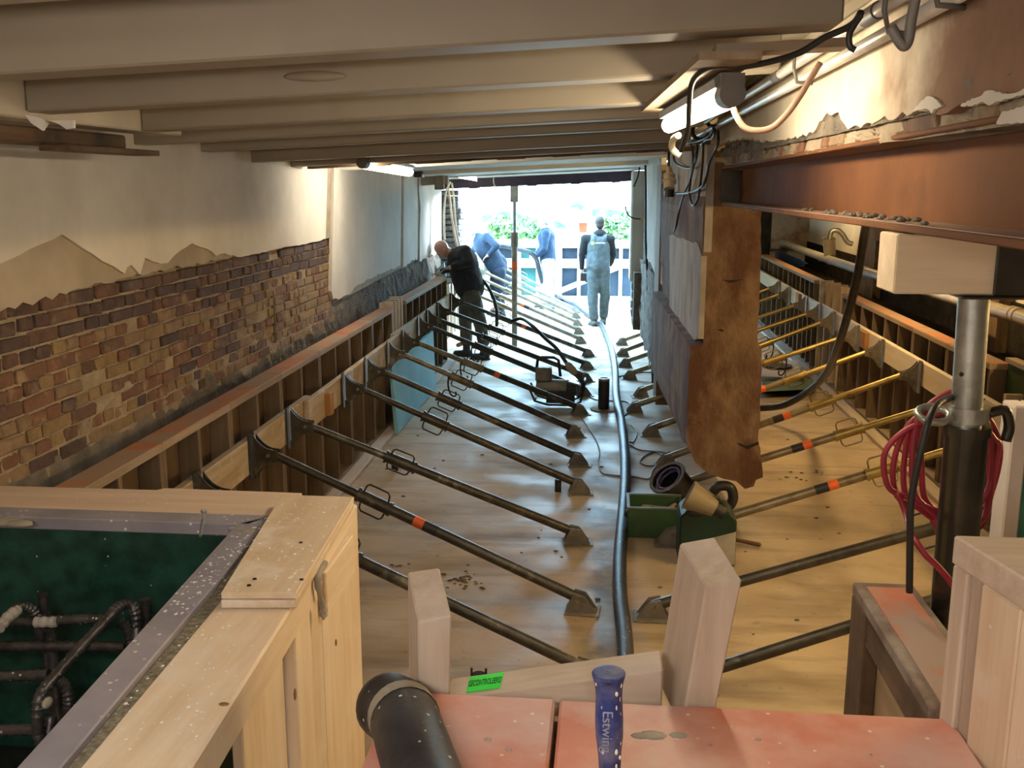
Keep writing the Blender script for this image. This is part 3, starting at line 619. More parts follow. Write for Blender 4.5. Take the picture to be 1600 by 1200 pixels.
# grey edging: U-shaped frame
ge = MB()
ge.hexa([(-2.26, 2.995, ZT-0.04), (-1.15, 2.995, ZT-0.04), (-1.10, 3.088, ZT-0.04), (-2.26, 3.088, ZT-0.04), (-2.26, 2.995, ZT+0.004), (-1.15, 2.995, ZT+0.004), (-1.10, 3.088, ZT+0.004), (-2.26, 3.088, ZT+0.004)])
ge.hexa([(-1.19, 2.994, ZT-0.04), (-1.105, 1.6, ZT-0.04), (-1.02, 1.6, ZT-0.04), (-1.10, 3.087, ZT-0.04), (-1.19, 2.994, ZT+0.004), (-1.105, 1.6, ZT+0.004), (-1.02, 1.6, ZT+0.004), (-1.10, 3.087, ZT+0.004)])
ge.build('grey_edging', GREYRIM, bx, bevel=0.004)
MB().box(-2.26, -1.13, 2.998, 3.02, 0.35, ZT-0.04).build('green_sheet', GREEN, bx)
MB().hexa([(-1.19, 2.99, .35), (-1.105, 1.6, .35), (-1.085, 1.6, .35), (-1.17, 2.99, .35), (-1.19, 2.99, ZT-.041), (-1.105, 1.6, ZT-.041), (-1.085, 1.6, ZT-.041), (-1.17, 2.99, ZT-.041)]).build('green_sheet', GREEN, bx)
MB().box(-2.26, -1.09, 1.2, 3.0, 0.30, 0.35).build('dark_base', BLACK, bx)
MB().hexa([(-1.098, 3.09, ZT-.05), (-1.018, 1.6, ZT-.05), (-0.99, 1.6, ZT-.05), (-1.05, 3.09, ZT-.05), (-1.098, 3.09, ZT-.012), (-1.018, 1.6, ZT-.012), (-0.99, 1.6, ZT-.012), (-1.05, 3.09, ZT-.012)]).build('filled_joint', MOSS, bx)
MB().hexa([(-1.045, 3.25, ZT-.1), (-0.985, 1.5, ZT-.1), (-0.768, 1.5, ZT-.1), (-0.852, 3.25, ZT-.1), (-1.045, 3.25, ZT), (-0.985, 1.5, ZT), (-0.768, 1.5, ZT), (-0.852, 3.25, ZT)]).build('side_beam', WNEW['y'], bx, bevel=0.006)
cp = MB(); cq = [(345, 926), (463, 926), (553, 776), (440, 773)]
pp = [P(u, v, z=ZT+0.044) for u, v in cq]; cp.prism([p-V((0, 0, 0.018)) for p in pp], (0, 0, 0.018))
plate = cp.build('plywood_cap', PLYE, bx, bevel=0.002)
MB().prism([p+V((0, 0, -0.042))+V((0, -0.004, 0)) for p in pp], (0, 0, 0.0225)).build('plywood_cap', PLYE, bx, bevel=0.002)
# boarding and studs on the right flank of the box
bd = [(2.995, 3.24, -0.85, 0.05), (2.76, 2.985, -0.845, 0.045), (2.42, 2.56, -0.818, 0.09), (2.57, 2.75, -0.842, 0.03), (2.1, 2.41, -0.85, 0.03)]
for y0, y1, x, t in bd:
    MB().obox((x, y0, 0.1), (-t, 0, 0), (0, y1-y0, 0), (0, 0, ZT-0.102-0.001)).build('side_board', WNEW['z'], bx, bevel=0.004)
MB().box(-0.838, -0.815, 2.72, 3.05, 1.02, 1.16).build('side_cleat', WNEW['y'], bx, bevel=0.004)
KNOT = m_flat('knot_wood', (0.22, 0.10, 0.04), 0.8)
# wood knots, screws and cement drips
for u, v, r in ((525, 1004, .012), (461, 1085, .018), (350, 1100, .012)):
    c = P(u, v, X=-0.815) if u > 400 else P(u, v, z=ZT+0.001); MB().ball(c, (0.003, r*0.5, r) if u > 400 else (r, r*.6, 0.002), 10, 6).build('knot', KNOT, bx)
dr = MB()
pth = [P(508, 880, X=-.812), P(497, 900, X=-.806), P(499, 925, X=-.806), P(505, 950, X=-.806), P(506, 962, X=-.806)]
dr.tube(spline(pth, 5), [0.009+R(-.003, .004) for _ in range(21)], 8); dr.ball(pth[-1], (.006, .014, .012)); dr.build('cement_drip', GREYTAPE, bx, smooth=True)
sc = MB(); a = P(313, 838, z=ZT+0.01); b = P(318, 801, z=ZT+0.05)
sc.tube([a, b], 0.0035, 8); d = (b-a).normalized()
for k in range(14): q = a+d*((b-a).length*k/20); sc.cyl(q, q+d*0.003, 0.005, 8)
sc.cyl(b, b+d*0.006, 0.004, 10, 0.010); sc.cyl(b+d*.006, b+d*.008, 0.010, 10)
sc.build('long_screw', GALV, None, label='long galvanised screw lying across the rear rim of the formwork box', cat='screw')
so = MB()
for u, v in ((398, 905), (470, 848), (471, 906), (389, 915)): c = P(u, v, z=ZT+0.045); so.cyl(c, c+V((0, 0, .002)), 0.006, 10)
so.build('screw_head', DKST, plate)
# cement spatter on the box top: nobody could count it
sp = MB(); rs = random.Random(11)
for k in range(420):
    q = rs.random()
    if q < .35: x, y, z = rs.uniform(-1.03, -0.80), rs.uniform(1.75, 2.6), ZT
    elif q < .7: x, y, z = rs.gauss(-1.10, .03), rs.uniform(2.3, 3.05), ZT+.004
    else:
        a, b = rs.random(), rs.random(); p = pp[0].lerp(pp[1], a).lerp(pp[3].lerp(pp[2], a), b); x, y, z = p.x, p.y, ZT+.044
    if q >= .35 and q < .7: x = max(-1.10-0.0605*(y-1.6)+.085-.07, min(x, -1.03))
    r = rs.choice((.0015, .002, .003, .0045)); sp.ball((x, y, z), (r, r*rs.uniform(.8, 1.6), r*.35), 6, 4)
sp.build('cement_spatter', WHITEP, None, kind='stuff', label='white specks of cement spattered over the formwork box top', cat='spatter')
cl = MB()
for u, v, r in ((8, 815, .07), (30, 818, .05), (365, 828, .02), (387, 832, .03), (420, 812, .02), (372, 828, .025)):
    c = P(u, v, z=ZT); MB().ball(c, (r, r*.5, .012), 9, 5).build('mortar_splat', GREYTAPE, bx, smooth=True)

# rebar
def ribbed(path, r, pitch=0.024):
    path = [V(p) for p in path]; out = []; rad = []; L = 0; s = 0
    segs = list(zip(path, path[1:]))
    for a, b in segs:
        d = (b-a).length; k = max(1, int(d/(pitch/2)))
        for i in range(k): out.append(a.lerp(b, i/k)); s += 1; rad.append(r*(1.14 if s % 2 else 0.90))
    out.append(path[-1]); rad.append(r); return out, rad
cage = empty('rebar_cage', (-1.7, 2.6, 0.35), 'black ribbed reinforcement cage with bent stirrups inside the green-lined box', 'rebar')
def bar(name, pts, r=0.0155, mat=REBAR, n=10, sm=6):
    pt, rd = ribbed(spline(pts, sm) if sm else pts, r); return MB().tube(pt, rd, n).build(name, mat, cage, smooth='auto')
g = lambda u, v, y: P(u, v, Y=y)
bar('longitudinal_bar', [g(-60, 974, 2.75), g(29, 972, 2.75), g(163, 966, 2.75)], sm=0)
bar('longitudinal_bar', [g(-60, 1010, 2.72), g(0, 1009, 2.72), g(196, 1010, 2.72)], sm=0)
bar('longitudinal_bar', [g(-60, 1058, 2.5), g(0, 1057, 2.5), g(76, 1054, 2.5)], sm=0)
bar('longitudinal_bar', [g(-60, 1142, 2.3), g(0, 1141, 2.3), g(56, 1140, 2.3)], sm=0)
for u, v, y in ((66, 927, 2.82), (78, 985, 2.78), (227, 936, 2.80), (226, 975, 2.78)):
    a = g(u, v, y); bar('upright_bar', [a, V((a.x, a.y, 0.37))], sm=0)
bar('stirrup', [g(0, 977, 2.62), g(18, 958, 2.68), g(33, 948, 2.73), g(50, 952, 2.76), g(60, 972, 2.77), g(64, 1010, 2.77)])
bar('stirrup', [g(212, 1005, 2.70), g(214, 975, 2.72), g(209, 950, 2.72), g(198, 944, 2.70), g(182, 951, 2.66), g(165, 970, 2.60), g(120, 1018, 2.45), g(85, 1058, 2.33), g(64, 1085, 2.27), g(59, 1112, 2.25), g(60, 1145, 2.25), g(70, 1165, 2.26), g(80, 1120, 2.30)])
bar('stirrup', [g(186, 972, 2.74), g(196, 978, 2.74), g(203, 992, 2.73), g(205, 1012, 2.72), g(204, 1040, 2.72)])
bar('stirrup', [g(88, 1062, 2.44), g(98, 1068, 2.43), g(106, 1085, 2.42), g(107, 1105, 2.42), g(100, 1140, 2.42)])
MB().ball(g(74, 1098, 2.2), (.011, .02, .014), 8, 6).build('cement_lump', GREYTAPE, cage, smooth=True)
pt, rd = ribbed([g(56, 972, 2.735), g(88, 972, 2.735)], 0.0160); MB().tube(pt, rd, 10).build('cement_coat', REBARC, cage)
pt, rd = ribbed(spline([g(-2, 981, 2.60), g(12, 965, 2.65), g(27, 953, 2.70)], 4), 0.0166); MB().tube(pt, rd, 10).build('cement_coat', REBARC, cage)

# ------------------------------------------------------------------ cross formwork with pink faces in front
PY = 1.98
pk = empty('cross_formwork', (0.1, 1.7, 0.6), 'formwork top covered by smeared red phenolic boards, bottom foreground', 'formwork')
xa = P(865, 1148, z=ZT).x
MB().box(-0.452, xa-0.004, 1.30, PY, ZT-0.04, ZT).build('red_board', PINK, pk, bevel=0.006)
MB().box(xa+0.006, 0.74, 1.30, PY-0.004, ZT-0.04, ZT).build('red_board', PINK, pk, bevel=0.006)
MB().box(-0.447, 0.74, 1.30, PY-0.02, 0.55, ZT-0.045).build('dark_core', WOLD['x'], pk)
MB().box(-0.447, 0.76, PY-0.018, PY+0.004, 0.50, ZT-0.045).build('rear_board', WUSED['x'], pk)
cm = MB()
for u, v, r in ((762, 1156, .008), (795, 1172, .007), (1185, 1156, .006), (1000, 1150, .02), (1020, 1149, .03), (1060, 1149, .02), (1360, 1180, .004), (1110, 1165, .004)):
    cm.ball(P(u, v, z=ZT), (r, r*.6, .004), 8, 5)
cm.build('cement_fleck', GREYP, pk, smooth=True)
# clamp: two uprights and a cross board
clm = empty('timber_clamp', (-0.05, 2.05, 0.6), 'dusty timber clamp of two uprights and a tilted cross board, centre foreground', 'timber')
def up(tf, tb, bf, yf, yb, name='upright'):
    """tf/tb/bf: pixel pairs (left, right) of top-front, top-back, bottom-front edges"""
    a = [P(*tf[0], Y=yf), P(*tf[1], Y=yf)]; b = [P(*tb[0], Y=yb), P(*tb[1], Y=yb)]; c = [P(*bf[0], Y=yf), P(*bf[1], Y=yf)]
    d = [c[0]+(b[0]-a[0]), c[1]+(b[1]-a[1])]
    for q in d: q.y = yb
    return MB().hexa([c[0], c[1], d[1], d[0], a[0], a[1], b[1], b[0]]).build(name, WUSED['z'], clm, bevel=0.004)
up([(653, 972), (706, 962)], [(637, 893), (686, 886)], [(655, 1150), (702, 1150)], 2.0, 2.16)
up([(1103, 916), (1160, 906)], [(1062, 848), (1117, 838)], [(1064, 1142), (1112, 1142)], 2.0, 2.16)
a = P(694, 1092, Y=2.02); b = P(1036, 1046, Y=2.02)
MB().obox(a-V((0, 0, 0.11)), b-a, (0, 0.095, 0.0), (0, 0, 0.11)).build('cross_board', WUSED['x'], clm, bevel=0.004)
a2 = P(1025, 1010, Y=2.12)
c_ = P(748, 1053, Y=2.135); MB().cyl(c_-V((0, 0, .03)), c_, .016, 14).cyl(c_-V((.017, 0, .02)), c_+V((-.017, 0, .014)), .003, 6).cyl(c_-V((-.017, 0, .02)), c_+V((.017, 0, .014)), .003, 6).build('clamp_bolt', DKST, clm, kind='stuff')
MB().ball(P(798, 1112, Y=2.018), (.008, .003, .016), 10, 6).build('knot', KNOT, clm)
# sticker lying on the cross board
d = (b-a).normalized(); nrm = V((0, 1, 0)).cross(d)*-1
stc = a+d*((P(726, 1084, Y=2.02)-a).length)+V((0, 0.012, 0.0015))
stk = MB().prism([stc, stc+d*0.078, stc+d*0.081+V((0, 0.072, 0)), stc-d*0.001+V((0, 0.070, 0))], (0, 0, 0.0012)).build('inspection_sticker', STICK, None, label='fluorescent green inspection sticker with black capitals on the cross board', cat='sticker')
fc = bpy.data.curves.new('lettering', 'FONT'); fc.body = 'GECONTROLEERD'; fc.size = 0.0165; fc.align_x = 'CENTER'; fc.align_y = 'CENTER'; fc.extrude = 0.0004; fc.offset = 0.0
fo = text_mesh('lettering', fc, INK, stk)
ang = -math.asin(d.z); fo.matrix_local = Matrix.Translation(stc+d*0.039+V((0, 0.036, 0.0016))-WL['inspection_sticker']) @ Matrix.Rotation(ang, 4, 'Y') @ Matrix.Diagonal((0.56, 2.3, 1, 1))
# orange/grey formwork corner on the right
gx = empty('formwork_end', (0.8, 2.6, 0.4), 'brown framed formwork end with worn orange top, right foreground', 'formwork')
q = [P(1340, 921, z=ZT), P(1437, 921, z=ZT), P(1482, 972, z=ZT)]
xl, xr_ = q[0].x, q[1].x
MB().box(xl, 0.87, 2.02, 2.70, ZT-0.035, ZT).build('top_board', m_wood('brown_rim', (0.25, 0.18, 0.14), (0.14, 0.095, 0.07), 'y', 0.8, dirt=(0.36, 0.31, 0.28)), gx, bevel=0.004)
MB().box(xl+0.028, 0.845, 2.02, 2.66, ZT-0.004, ZT+0.004).build('painted_face', m_noise('worn_orange', (0.45, 0.15, 0.09), (0.56, 0.20, 0.12), 4, 0.65, bs=0.15, c3=(0.36, 0.27, 0.24), s3=3.5, p3=(0.48, 0.60)), gx)
MB().box(xl, xl+0.04, 2.55, 2.70, 0.45, ZT-0.036).build('stud', WOLD['z'], gx, bevel=0.003)
MB().box(xl+0.03, 0.86, 2.66, 2.69, 0.45, ZT-0.036).build('end_sheet', WBROWN['z'], gx)
MB().box(xl+0.005, xl+0.03, 2.02, 2.55, ZT-0.12, ZT-0.036).build('side_rail', WOLD['y'], gx)
MB().box(xl+0.042, xl+0.055, 2.02, 2.60, 0.45, ZT-0.036).build('plywood_sheet', m_wood('pale_form_sheet', (0.55, 0.43, 0.30), (0.42, 0.31, 0.20), 'y', 0.7), gx)
MB().box(xl+0.03, xl+0.07, 2.12, 2.165, 0.45, ZT-0.12).build('stud', WOLD['z'], gx)
# new timber box at the right edge
nx = empty('formwork_box', (0.95, 1.8, 0.4), 'pale new timber formwork box at the right edge, lower corner', 'formwork')
q0 = P(1490, 836, z=1.60)
zt = 1.60; A_ = q0; B_ = P(1640, 928, z=zt); e_ = (B_-A_); e_.z = 0; eL = e_.length; e_.normalize(); n_ = V((-e_.y, e_.x, 0))
if n_.y < 0: n_ = -n_
C_ = V((A_.x+.55, A_.y+.005, zt)); D_ = V((B_.x+.3, B_.y+.02, zt))
MB().prism([V((p.x, p.y, zt-0.06)) for p in (A_, B_, D_, C_)], (0, 0, 0.06)).build('top_plank', WUSED['x'], nx, bevel=0.004)
def nb_(a, b, inset, top, name, mat): MB().obox(A_+e_*(eL*a)+n_*inset+V((0, 0, 0.4-zt)), e_*(eL*(b-a)), n_*0.05, (0, 0, top-0.4)).build(name, mat, nx, bevel=0.004)
nb_(0.0, 0.17, 0.004, zt-.062, 'corner_post', WUSED['z']); nb_(0.175, 0.34, 0.014, zt-.062, 'side_board', WUSED['z']); nb_(0.345, 0.75, 0.003, zt-.062, 'side_board', WNEW['z']); nb_(0.755, 1.0, 0.004, zt-.062, 'side_board', WNEW['z'])
# white rimmed green formwork further back at the right edge
wg = empty('formwork_box', (1.35, 3.0, 0.5), 'dusty white-rimmed formwork with pale green inside at the right edge, behind the post', 'formwork')
q1 = P(1566, 624, z=1.62)
MB().box(q1.x, q1.x+0.05, q1.y-0.10, q1.y, 0.5, 1.62).build('rim_post', m_noise('dusty_white_timber', (0.58, 0.52, 0.48), (0.70, 0.64, 0.60), 5, 0.9), wg, bevel=0.006)
MB().box(q1.x+0.04, q1.x+0.6, q1.y-0.03, q1.y, 0.5, 1.48).build('green_sheet', GREENR, wg)
MB().box(q1.x+0.05, q1.x+0.6, q1.y-0.06, q1.y, 1.48, 1.62).build('top_rim', bpy.data.materials['dusty_white_timber'], wg, bevel=0.006)
# ================================================================== PUSH-PULL PROPS
Z = V((0, 0, 1))
def prop(foot, head, label, group, band=False, body=PROPS, inner=PROPS, hook=False, loops=True, spin=0.0, fish=True):
    foot, head = V(foot), V(head)
    t = empty('push_pull_prop', foot, label, 'steel prop', group)
    h = V((head.x-foot.x, head.y-foot.y, 0)).normalized(); sd = V((-h.y, h.x, 0))
    st = foot+Z*0.075+h*0.02; en = head-h*0.14; ax = (en-st); L = ax.length; ax.normalize(); up_ = sd.cross(ax)*-1
    if up_.z < 0: up_ = -up_
    MB().obox(foot-h*0.10-sd*0.075+Z*0.001, h*0.19, sd*0.15, Z*0.008).build('base_plate', PROPG, t, bevel=0.002)
    b = MB()
    for s in (-1, 1):
        o = foot+sd*(s*0.034)
        b.prism([o-h*0.085+Z*0.008, o-h*0.06+Z*0.045, o-h*0.02+Z*0.10, o+h*0.04+Z*0.115, o+h*0.065+Z*0.06, o+h*0.085+Z*0.008], sd*0.006)
    b.build('foot_bracket', PROPG, t)
    MB().cyl(st-sd*0.055, st+sd*0.055, 0.010, 8).build('pin', PROPZ, t, smooth='auto')
    q = st+ax*(0.70*L)
    MB().cyl(st-ax*0.02, q, 0.0295, 14).build('outer_tube', body, t, smooth='auto')
    MB().cyl(q-ax*0.03, en+ax*0.03, 0.0235, 14).build('inner_tube', inner, t, smooth='auto')
    MB().cyl(q-ax*0.16, q+ax*0.02, 0.036, 14).cyl(q+ax*0.02, q+ax*0.035, 0.043, 14).cyl(q-ax*0.175, q-ax*0.16, 0.041, 14).build('adjusting_nut', inner, t, smooth='auto')
    if loops:
        lp = MB(); c = q-ax*0.07
        w1 = up_*math.cos(spin)+sd*math.sin(spin)
        for s in (-1, 1):
            w = w1*s; lp.tube([c-ax*0.075+w*0.034, c-ax*0.07+w*0.075, c-ax*0.055+w*0.09, c+ax*0.055+w*0.09, c+ax*0.07+w*0.075, c+ax*0.075+w*0.034], 0.0055, 6)
        lp.build('handle', CABLE if body is PROPS else PROPZ, t, smooth=True)
    if hook:
        c = q+ax*0.05-Z*0.03
        MB().tube(spline([c+Z*0.05, c-Z*0.0+ax*0.01, c-Z*0.07+ax*0.015, c-Z*0.13, c-Z*0.155-ax*0.03, c-Z*0.135-ax*0.06, c-Z*0.10-ax*0.06], 4), 0.008, 7).build('locking_hook', CABLE, t, smooth=True)
    if band:
        c = st+ax*(0.50*L)
        MB().cyl(c, c+ax*0.06, 0.0305, 14).build('orange_band', BANDO, t, smooth='auto')
        MB().cyl(c-ax*0.085, c-ax*0.002, 0.0303, 14).build('black_band', BANDK, t, smooth='auto')
    if fish:
        f = MB(); k = []
        for i in range(7): a = i/6; k.append((0.14*a-0.03, 0.03+0.085*a**2.6))
        hx = en
        for s in (-1, 1):
            o = hx+sd*(s*0.020)-sd*0.003
            f.prism([o+h*a+Z*z for a, z in k]+[o+h*a-Z*(z*1.25) for a, z in reversed(k)], sd*0.006)
        f.obox(head-h*0.012-sd*0.035-Z*0.145, h*0.010, sd*0.07, Z*0.262)
        f.build('head_bracket', PROPS if body is PROPS else PROPG, t, bevel=0)
        MB().cyl(hx+h*0.02-sd*0.04, hx+h*0.02+sd*0.04, 0.010, 8).build('pin', PROPZ, t, smooth='auto')
    return t
def wx(y): return -1.983 if y < 6.3 else (-1.936 if y < 9.4 else (-1.983 if y < 13 else -2.225))
LP = [(4.30, 4.50, 0), (5.09, 5.25, 1), (6.14, 5.90, 0), (7.20, 7.06, 0), (7.95, 7.75, 0), (8.90, 8.56, 0), (9.80, 9.22, 1), (10.7, 10.26, 0), (11.5, 10.8, 0), (12.3, 11.5, 0), (13.2, 12.5, 1)]
fx = [-.06, -.10, -.16, -.17, -.20, -.26, -.24, -.22, -.22, -.22, -.22]
for i, ((yf, yh, bd), x) in enumerate(zip(LP, fx)):
    prop((x, yf, 0), (wx(yh), yh, 0.80), f'{ORD[i]} slanting steel prop on the left side, counted from the camera', 'push-pull props against the left formwork', band=bd, hook=i in (5, 6, 7, 8), spin=R(-.5, .5), inner=PROPZ if i in (5, 6) else PROPS)
for i, (yf, yh) in enumerate(((14.3, 14.2), (15.2, 15.1), (16.1, 16.0), (17.0, 16.9), (17.9, 17.8), (18.8, 18.7))):
    prop((-0.35-0.05*i, yf, 0.0 if yf < 17.4 else -0.02), (wx(yh), yh, 0.80), f'{ORD[i]} sunlit slanting prop outside the opening, counted from the camera', 'sunlit props beyond the opening', band=i == 1, body=PROPG, inner=PROPZ)
RP = [(4.30, 4.35, .46), (5.04, 5.0, .28), (6.17, 6.05, .44), (7.20, 6.97, .50), (8.0, 8.0, .52), (9.0, 9.1, .44), (9.95, 10.0, .31), (10.7, 11.07, .40), (11.7, 11.8, .30), (12.5, 12.6, .26), (13.3, 13.8, .24), (14.2, 14.6, .24)]
for i, (yf, yh, x) in enumerate(RP):
    prop((x, yf, 0), (XR-0.05, yh, 0.80), f'{ORD[i]} slanting steel prop on the right side under the masonry, counted from the camera', 'push-pull props against the right formwork', band=i in (2, 3, 4, 5),
         body=PROPS if i < 2 else PROPZ, inner=BRASS if i > 1 else PROPS, hook=i in (6, 7), spin=R(-.4, .4))

# ------------------------------------------------------------------ steel beam, heavy prop and timber packing
ib = MB(); ya, yb_ = 0.9, 6.62; za, zc = 2.19, 2.156; xc = 0.85
def pl(x0, x1, z0, z1): ib.hexa([(x0, ya, za+z0), (x1, ya, za+z0), (x1, yb_, zc+z0), (x0, yb_, zc+z0), (x0, ya, za+z1), (x1, ya, za+z1), (x1, yb_, zc+z1), (x0, yb_, zc+z1)])
pl(0.72, 0.98, 0.0, 0.018); pl(0.72, 0.98, 0.226, 0.239); pl(xc-0.006, xc+0.006, 0.018, 0.222)
beam = ib.build('steel_beam', OXIDE, None, bevel=0.003, label='red-oxide steel I-beam carrying the wall remnant on the right', cat='steel beam')
MB().hexa([(0.721, 0.9, za+.019), (xc-.008, 0.9, za+.019), (xc-.008, 6.6, zc+.019), (0.721, 6.6, zc+.019), (0.721, 0.9, za+.021), (xc-.008, 0.9, za+.021), (xc-.008, 6.6, zc+.021), (0.721, 6.6, zc+.021)]).build('dusty_flange_top', OXIDET, beam)
MB().box(0.722, 0.845, 6.585, 6.60, zc+.022, zc+.22).build('stiffener', DKST, beam)
db = MB(); rr = random.Random(2)
for k in range(46):
    y = 3.25+rr.gauss(0, .35); r = rr.uniform(.004, .014); db.ball((rr.uniform(.735, .82), y, za+(zc-za)*(y-.9)/5.72+.022+r*.3), (r, r*1.3, r*.6), 6, 4)
db.build('rubble_crumbs', MORTARD, None, kind='stuff', label='small mortar crumbs lying on the lower flange of the steel beam', cat='rubble')
px_, py_ = 0.93, 2.60
t = empty('steel_post', (px_, py_, 0), 'heavy galvanised adjustable steel post holding the beam on the right', 'steel post')
pt = V((1520, 0, 0))
top = P(1522, 462, Y=py_); bot = P(1487, 905, Y=py_); ax = (bot-top).normalized(); base = top+ax*(top.z/-ax.z)
WL['steel_post'] = V((px_, py_, 0))
mid = P(1509, 690, Y=py_)
MB().cyl(top, mid+ax*0.3, 0.038, 28).build('inner_tube', GALV, t, smooth='auto')
o = MB().cyl(mid-ax*0.04, base, 0.053, 28).cyl(mid-ax*0.045, mid-ax*0.02, 0.060, 28).cyl(mid+ax*0.26, mid+ax*0.30, 0.0545, 28); o.build('outer_tube', DKST, t, smooth='auto')
MB().box(base.x-.1, base.x+.1, base.y-.1, base.y+.1, 0, 0.012).build('base_plate', DKST, t)
c = mid-ax*0.075; nt_ = MB(); ringp = [c+V((-0.062+0.04*math.cos(a)-.03, -0.02+0.03*math.sin(a), 0.014*math.sin(a))) for a in [k*2*math.pi/16 for k in range(16)]]
nt_.tube(ringp, 0.010, 8, closed=True); nt_.build('nut_handle', GALV, t, smooth=True)
MB().cyl(c+V((0, 0, -.02)), c+V((0, 0, .02)), 0.052, 24).build('nut', GALV, t, smooth='auto')
MB().tube(spline([c+V((.05, 0, 0)), c+V((.09, .0, .01)), c+V((.105, 0, -.03)), c+V((.10, 0, -.07))], 4), 0.014, 8).build('nut_handle', DKST, t, smooth=True)
hl = MB()
q = top+(mid-top)*0.52; hl.cyl(q+V((-.028, -.0255, 0)), q+V((-.030, -.0268, 0)), 0.006, 10)
hl.build('pin_hole', CABLE, t)
# fork head
hz = top.z; fk = MB()
fk.obox((top.x-0.06, py_-0.09, hz), (0.30, 0, 0.0), (0, 0.18, 0), (0, 0, 0.010))
fk.obox((top.x+0.012, py_-0.092, hz+0.01), (0.22, 0, 0), (0, 0.010, 0), (0, 0, 0.125))
fk.obox((top.x+0.012, py_+0.082, hz+0.01), (0.22, 0, 0), (0, 0.010, 0), (0, 0, 0.125))
fk.build('fork_head', DKST, t, bevel=0.004)
MB().cyl((top.x+.10, py_-.092, hz+.085), (top.x+.10, py_-.098, hz+.085), .007, 12).build('bolt', GALV, t)
a = P(1410, 449, Y=py_-.08)
tb = MB(); tb.obox((0.705, py_-0.079, hz+0.0105), (0.50, 0, 0), (0, 0.158, 0), (0, 0, 2.176-hz-0.0105)).build('timber_packing', m_wood('pale_packing', (0.80, 0.66, 0.47), (0.66, 0.50, 0.32), 'x', 0.7), None, bevel=0.004, label='pale timber block packed between the fork head and the steel beam', cat='timber block')

# ------------------------------------------------------------------ lamps
def tube_lamp(a, b, r, strength, col, label, board=None, dk=True):
    a, b = V(a), V(b); d = (b-a).normalized(); L = (b-a).length; side = d.cross(Z).normalized(); n = side.cross(d)
    if n.z < 0: n = -n
    t = empty('tube_lamp', (a+b)/2+n*0.09, label, 'lamp', 'fluorescent work lights')
    hs = MB(); k_ = r/.036; prof = [(-.045*k_, .03*k_), (-.05*k_, .045), (-.03*k_, .06), (.03*k_, .06), (.05*k_, .045), (.045*k_, .03*k_)]
    hs.prism([a+side*x+n*y for x, y in prof], d*L); hs.build('housing', HOUSG, t)
    MB().tube([a+d*0.05]+[a+d*(L*k/8) for k in range(1, 8)]+[b-d*0.02, b+d*0.015, b+d*0.03], [r]*9+[r*.8, r*.4], 18).build('diffuser', m_emit('tube_light_'+str(len(bpy.data.materials)), col, strength), t, smooth=True)
    if dk: MB().cyl(a-d*0.045+n*0.006, a+d*0.04+n*0.006, r*1.12, 18).obox(a-d*.04-side*r+n*.01, d*.075, side*r*2, n*.045).build('end_cap', HOUSG, t, smooth='auto')
    return t
A = P(1140, 152, Y=2.62); B = P(1045, 196, Y=3.95)
tube_lamp(A, B, 0.029, E_TUBE_R, WARM, 'lit fluorescent tube lamp under the ceiling on the right, above the pier')
bq = (B-A).normalized(); sdv = bq.cross(Z).normalized(); bb = MB(); za_ = A.z+0.062
bb.obox((A.x-0.10, A.y-0.25, za_), (0.14, 0, 0), (B.x-A.x, B.y-A.y+0.45, B.z-A.z), (0, 0, 0.018)).build('mounting_board', WFORM['y'], None, label='thin timber board the right tube lamp is screwed to', cat='board')
bb = MB(); q = P(1112, 120, Y=2.5); bb.obox((q.x, 2.42, za_+.02), (0.30, 0, .012), (0, 0.10, 0), (0, 0, 0.02)).build('cross_batten', WFORM['x'], None, label='short batten crossing the lamp board under the nearest joist', cat='batten')
A2 = P(568, 256, Y=7.1); B2 = P(640, 269, Y=8.4)
tube_lamp(A2, B2, 0.036, E_TUBE_L, (1.0, .86, .64), 'lit fluorescent tube lamp high on the left wall')
MB().obox(A2+V((-.10, -.12, .105)), (0.12, 0, 0), B2-A2+V((0, .2, 0)), (0, 0, 0.02)).build('mounting_board', WOLD['y'], None, label='dark board above the left tube lamp', cat='board')
# work flood lamp by the opening
t = empty('flood_lamp', P(725, 270, Y=13.0), 'overlit white work lamp by the left end of the lintel', 'lamp')
c = P(722, 273, Y=13.0); MB().obox(c+V((-.15, -.02, -.03)), (.22, 0, -.03), (0, .12, 0), (0, 0, .07)).build('lamp_body', HOUSW, t, bevel=.01)
c = P(727, 276, Y=12.95); MB().obox(c+V((-.09, -.02, -.015)), (.24, 0, -.04), (0, .025, 0), (0, 0, .05)).build('lamp_glass', m_emit('flood_light', (1, .85, .6), E_FLOOD), t)
# unseen tube lamps, added to brighten the foreground and the right bay
tube_lamp((-1.5, 0.35, 2.36), (-0.2, 0.15, 2.36), 0.036, E_BACK, NEUT, 'unseen fill tube lamp added under the ceiling behind the camera, left')
tube_lamp((0.15, -0.6, 2.45), (0.15, -1.7, 2.45), 0.036, E_BACK2, NEUT, 'unseen fill tube lamp added under the ceiling behind the camera, right')
tube_lamp((3.25, 3.5, 2.25), (3.25, 4.9, 2.25), 0.036, E_BAY, BAYC, 'unseen warm fill tube lamp added on the outer wall of the right bay')
tube_lamp((2.7, 13.6, 2.535), (2.7, 14.8, 2.535), 0.03, E_BAY*.40, BAYC, 'unseen warm fill tube lamp added under the far ceiling of the right bay')
tube_lamp((2.1, 8.0, 2.535), (2.1, 9.4, 2.535), 0.036, E_BAY*.7, BAYC, 'unseen warm fill tube lamp added under the middle of the right bay ceiling')

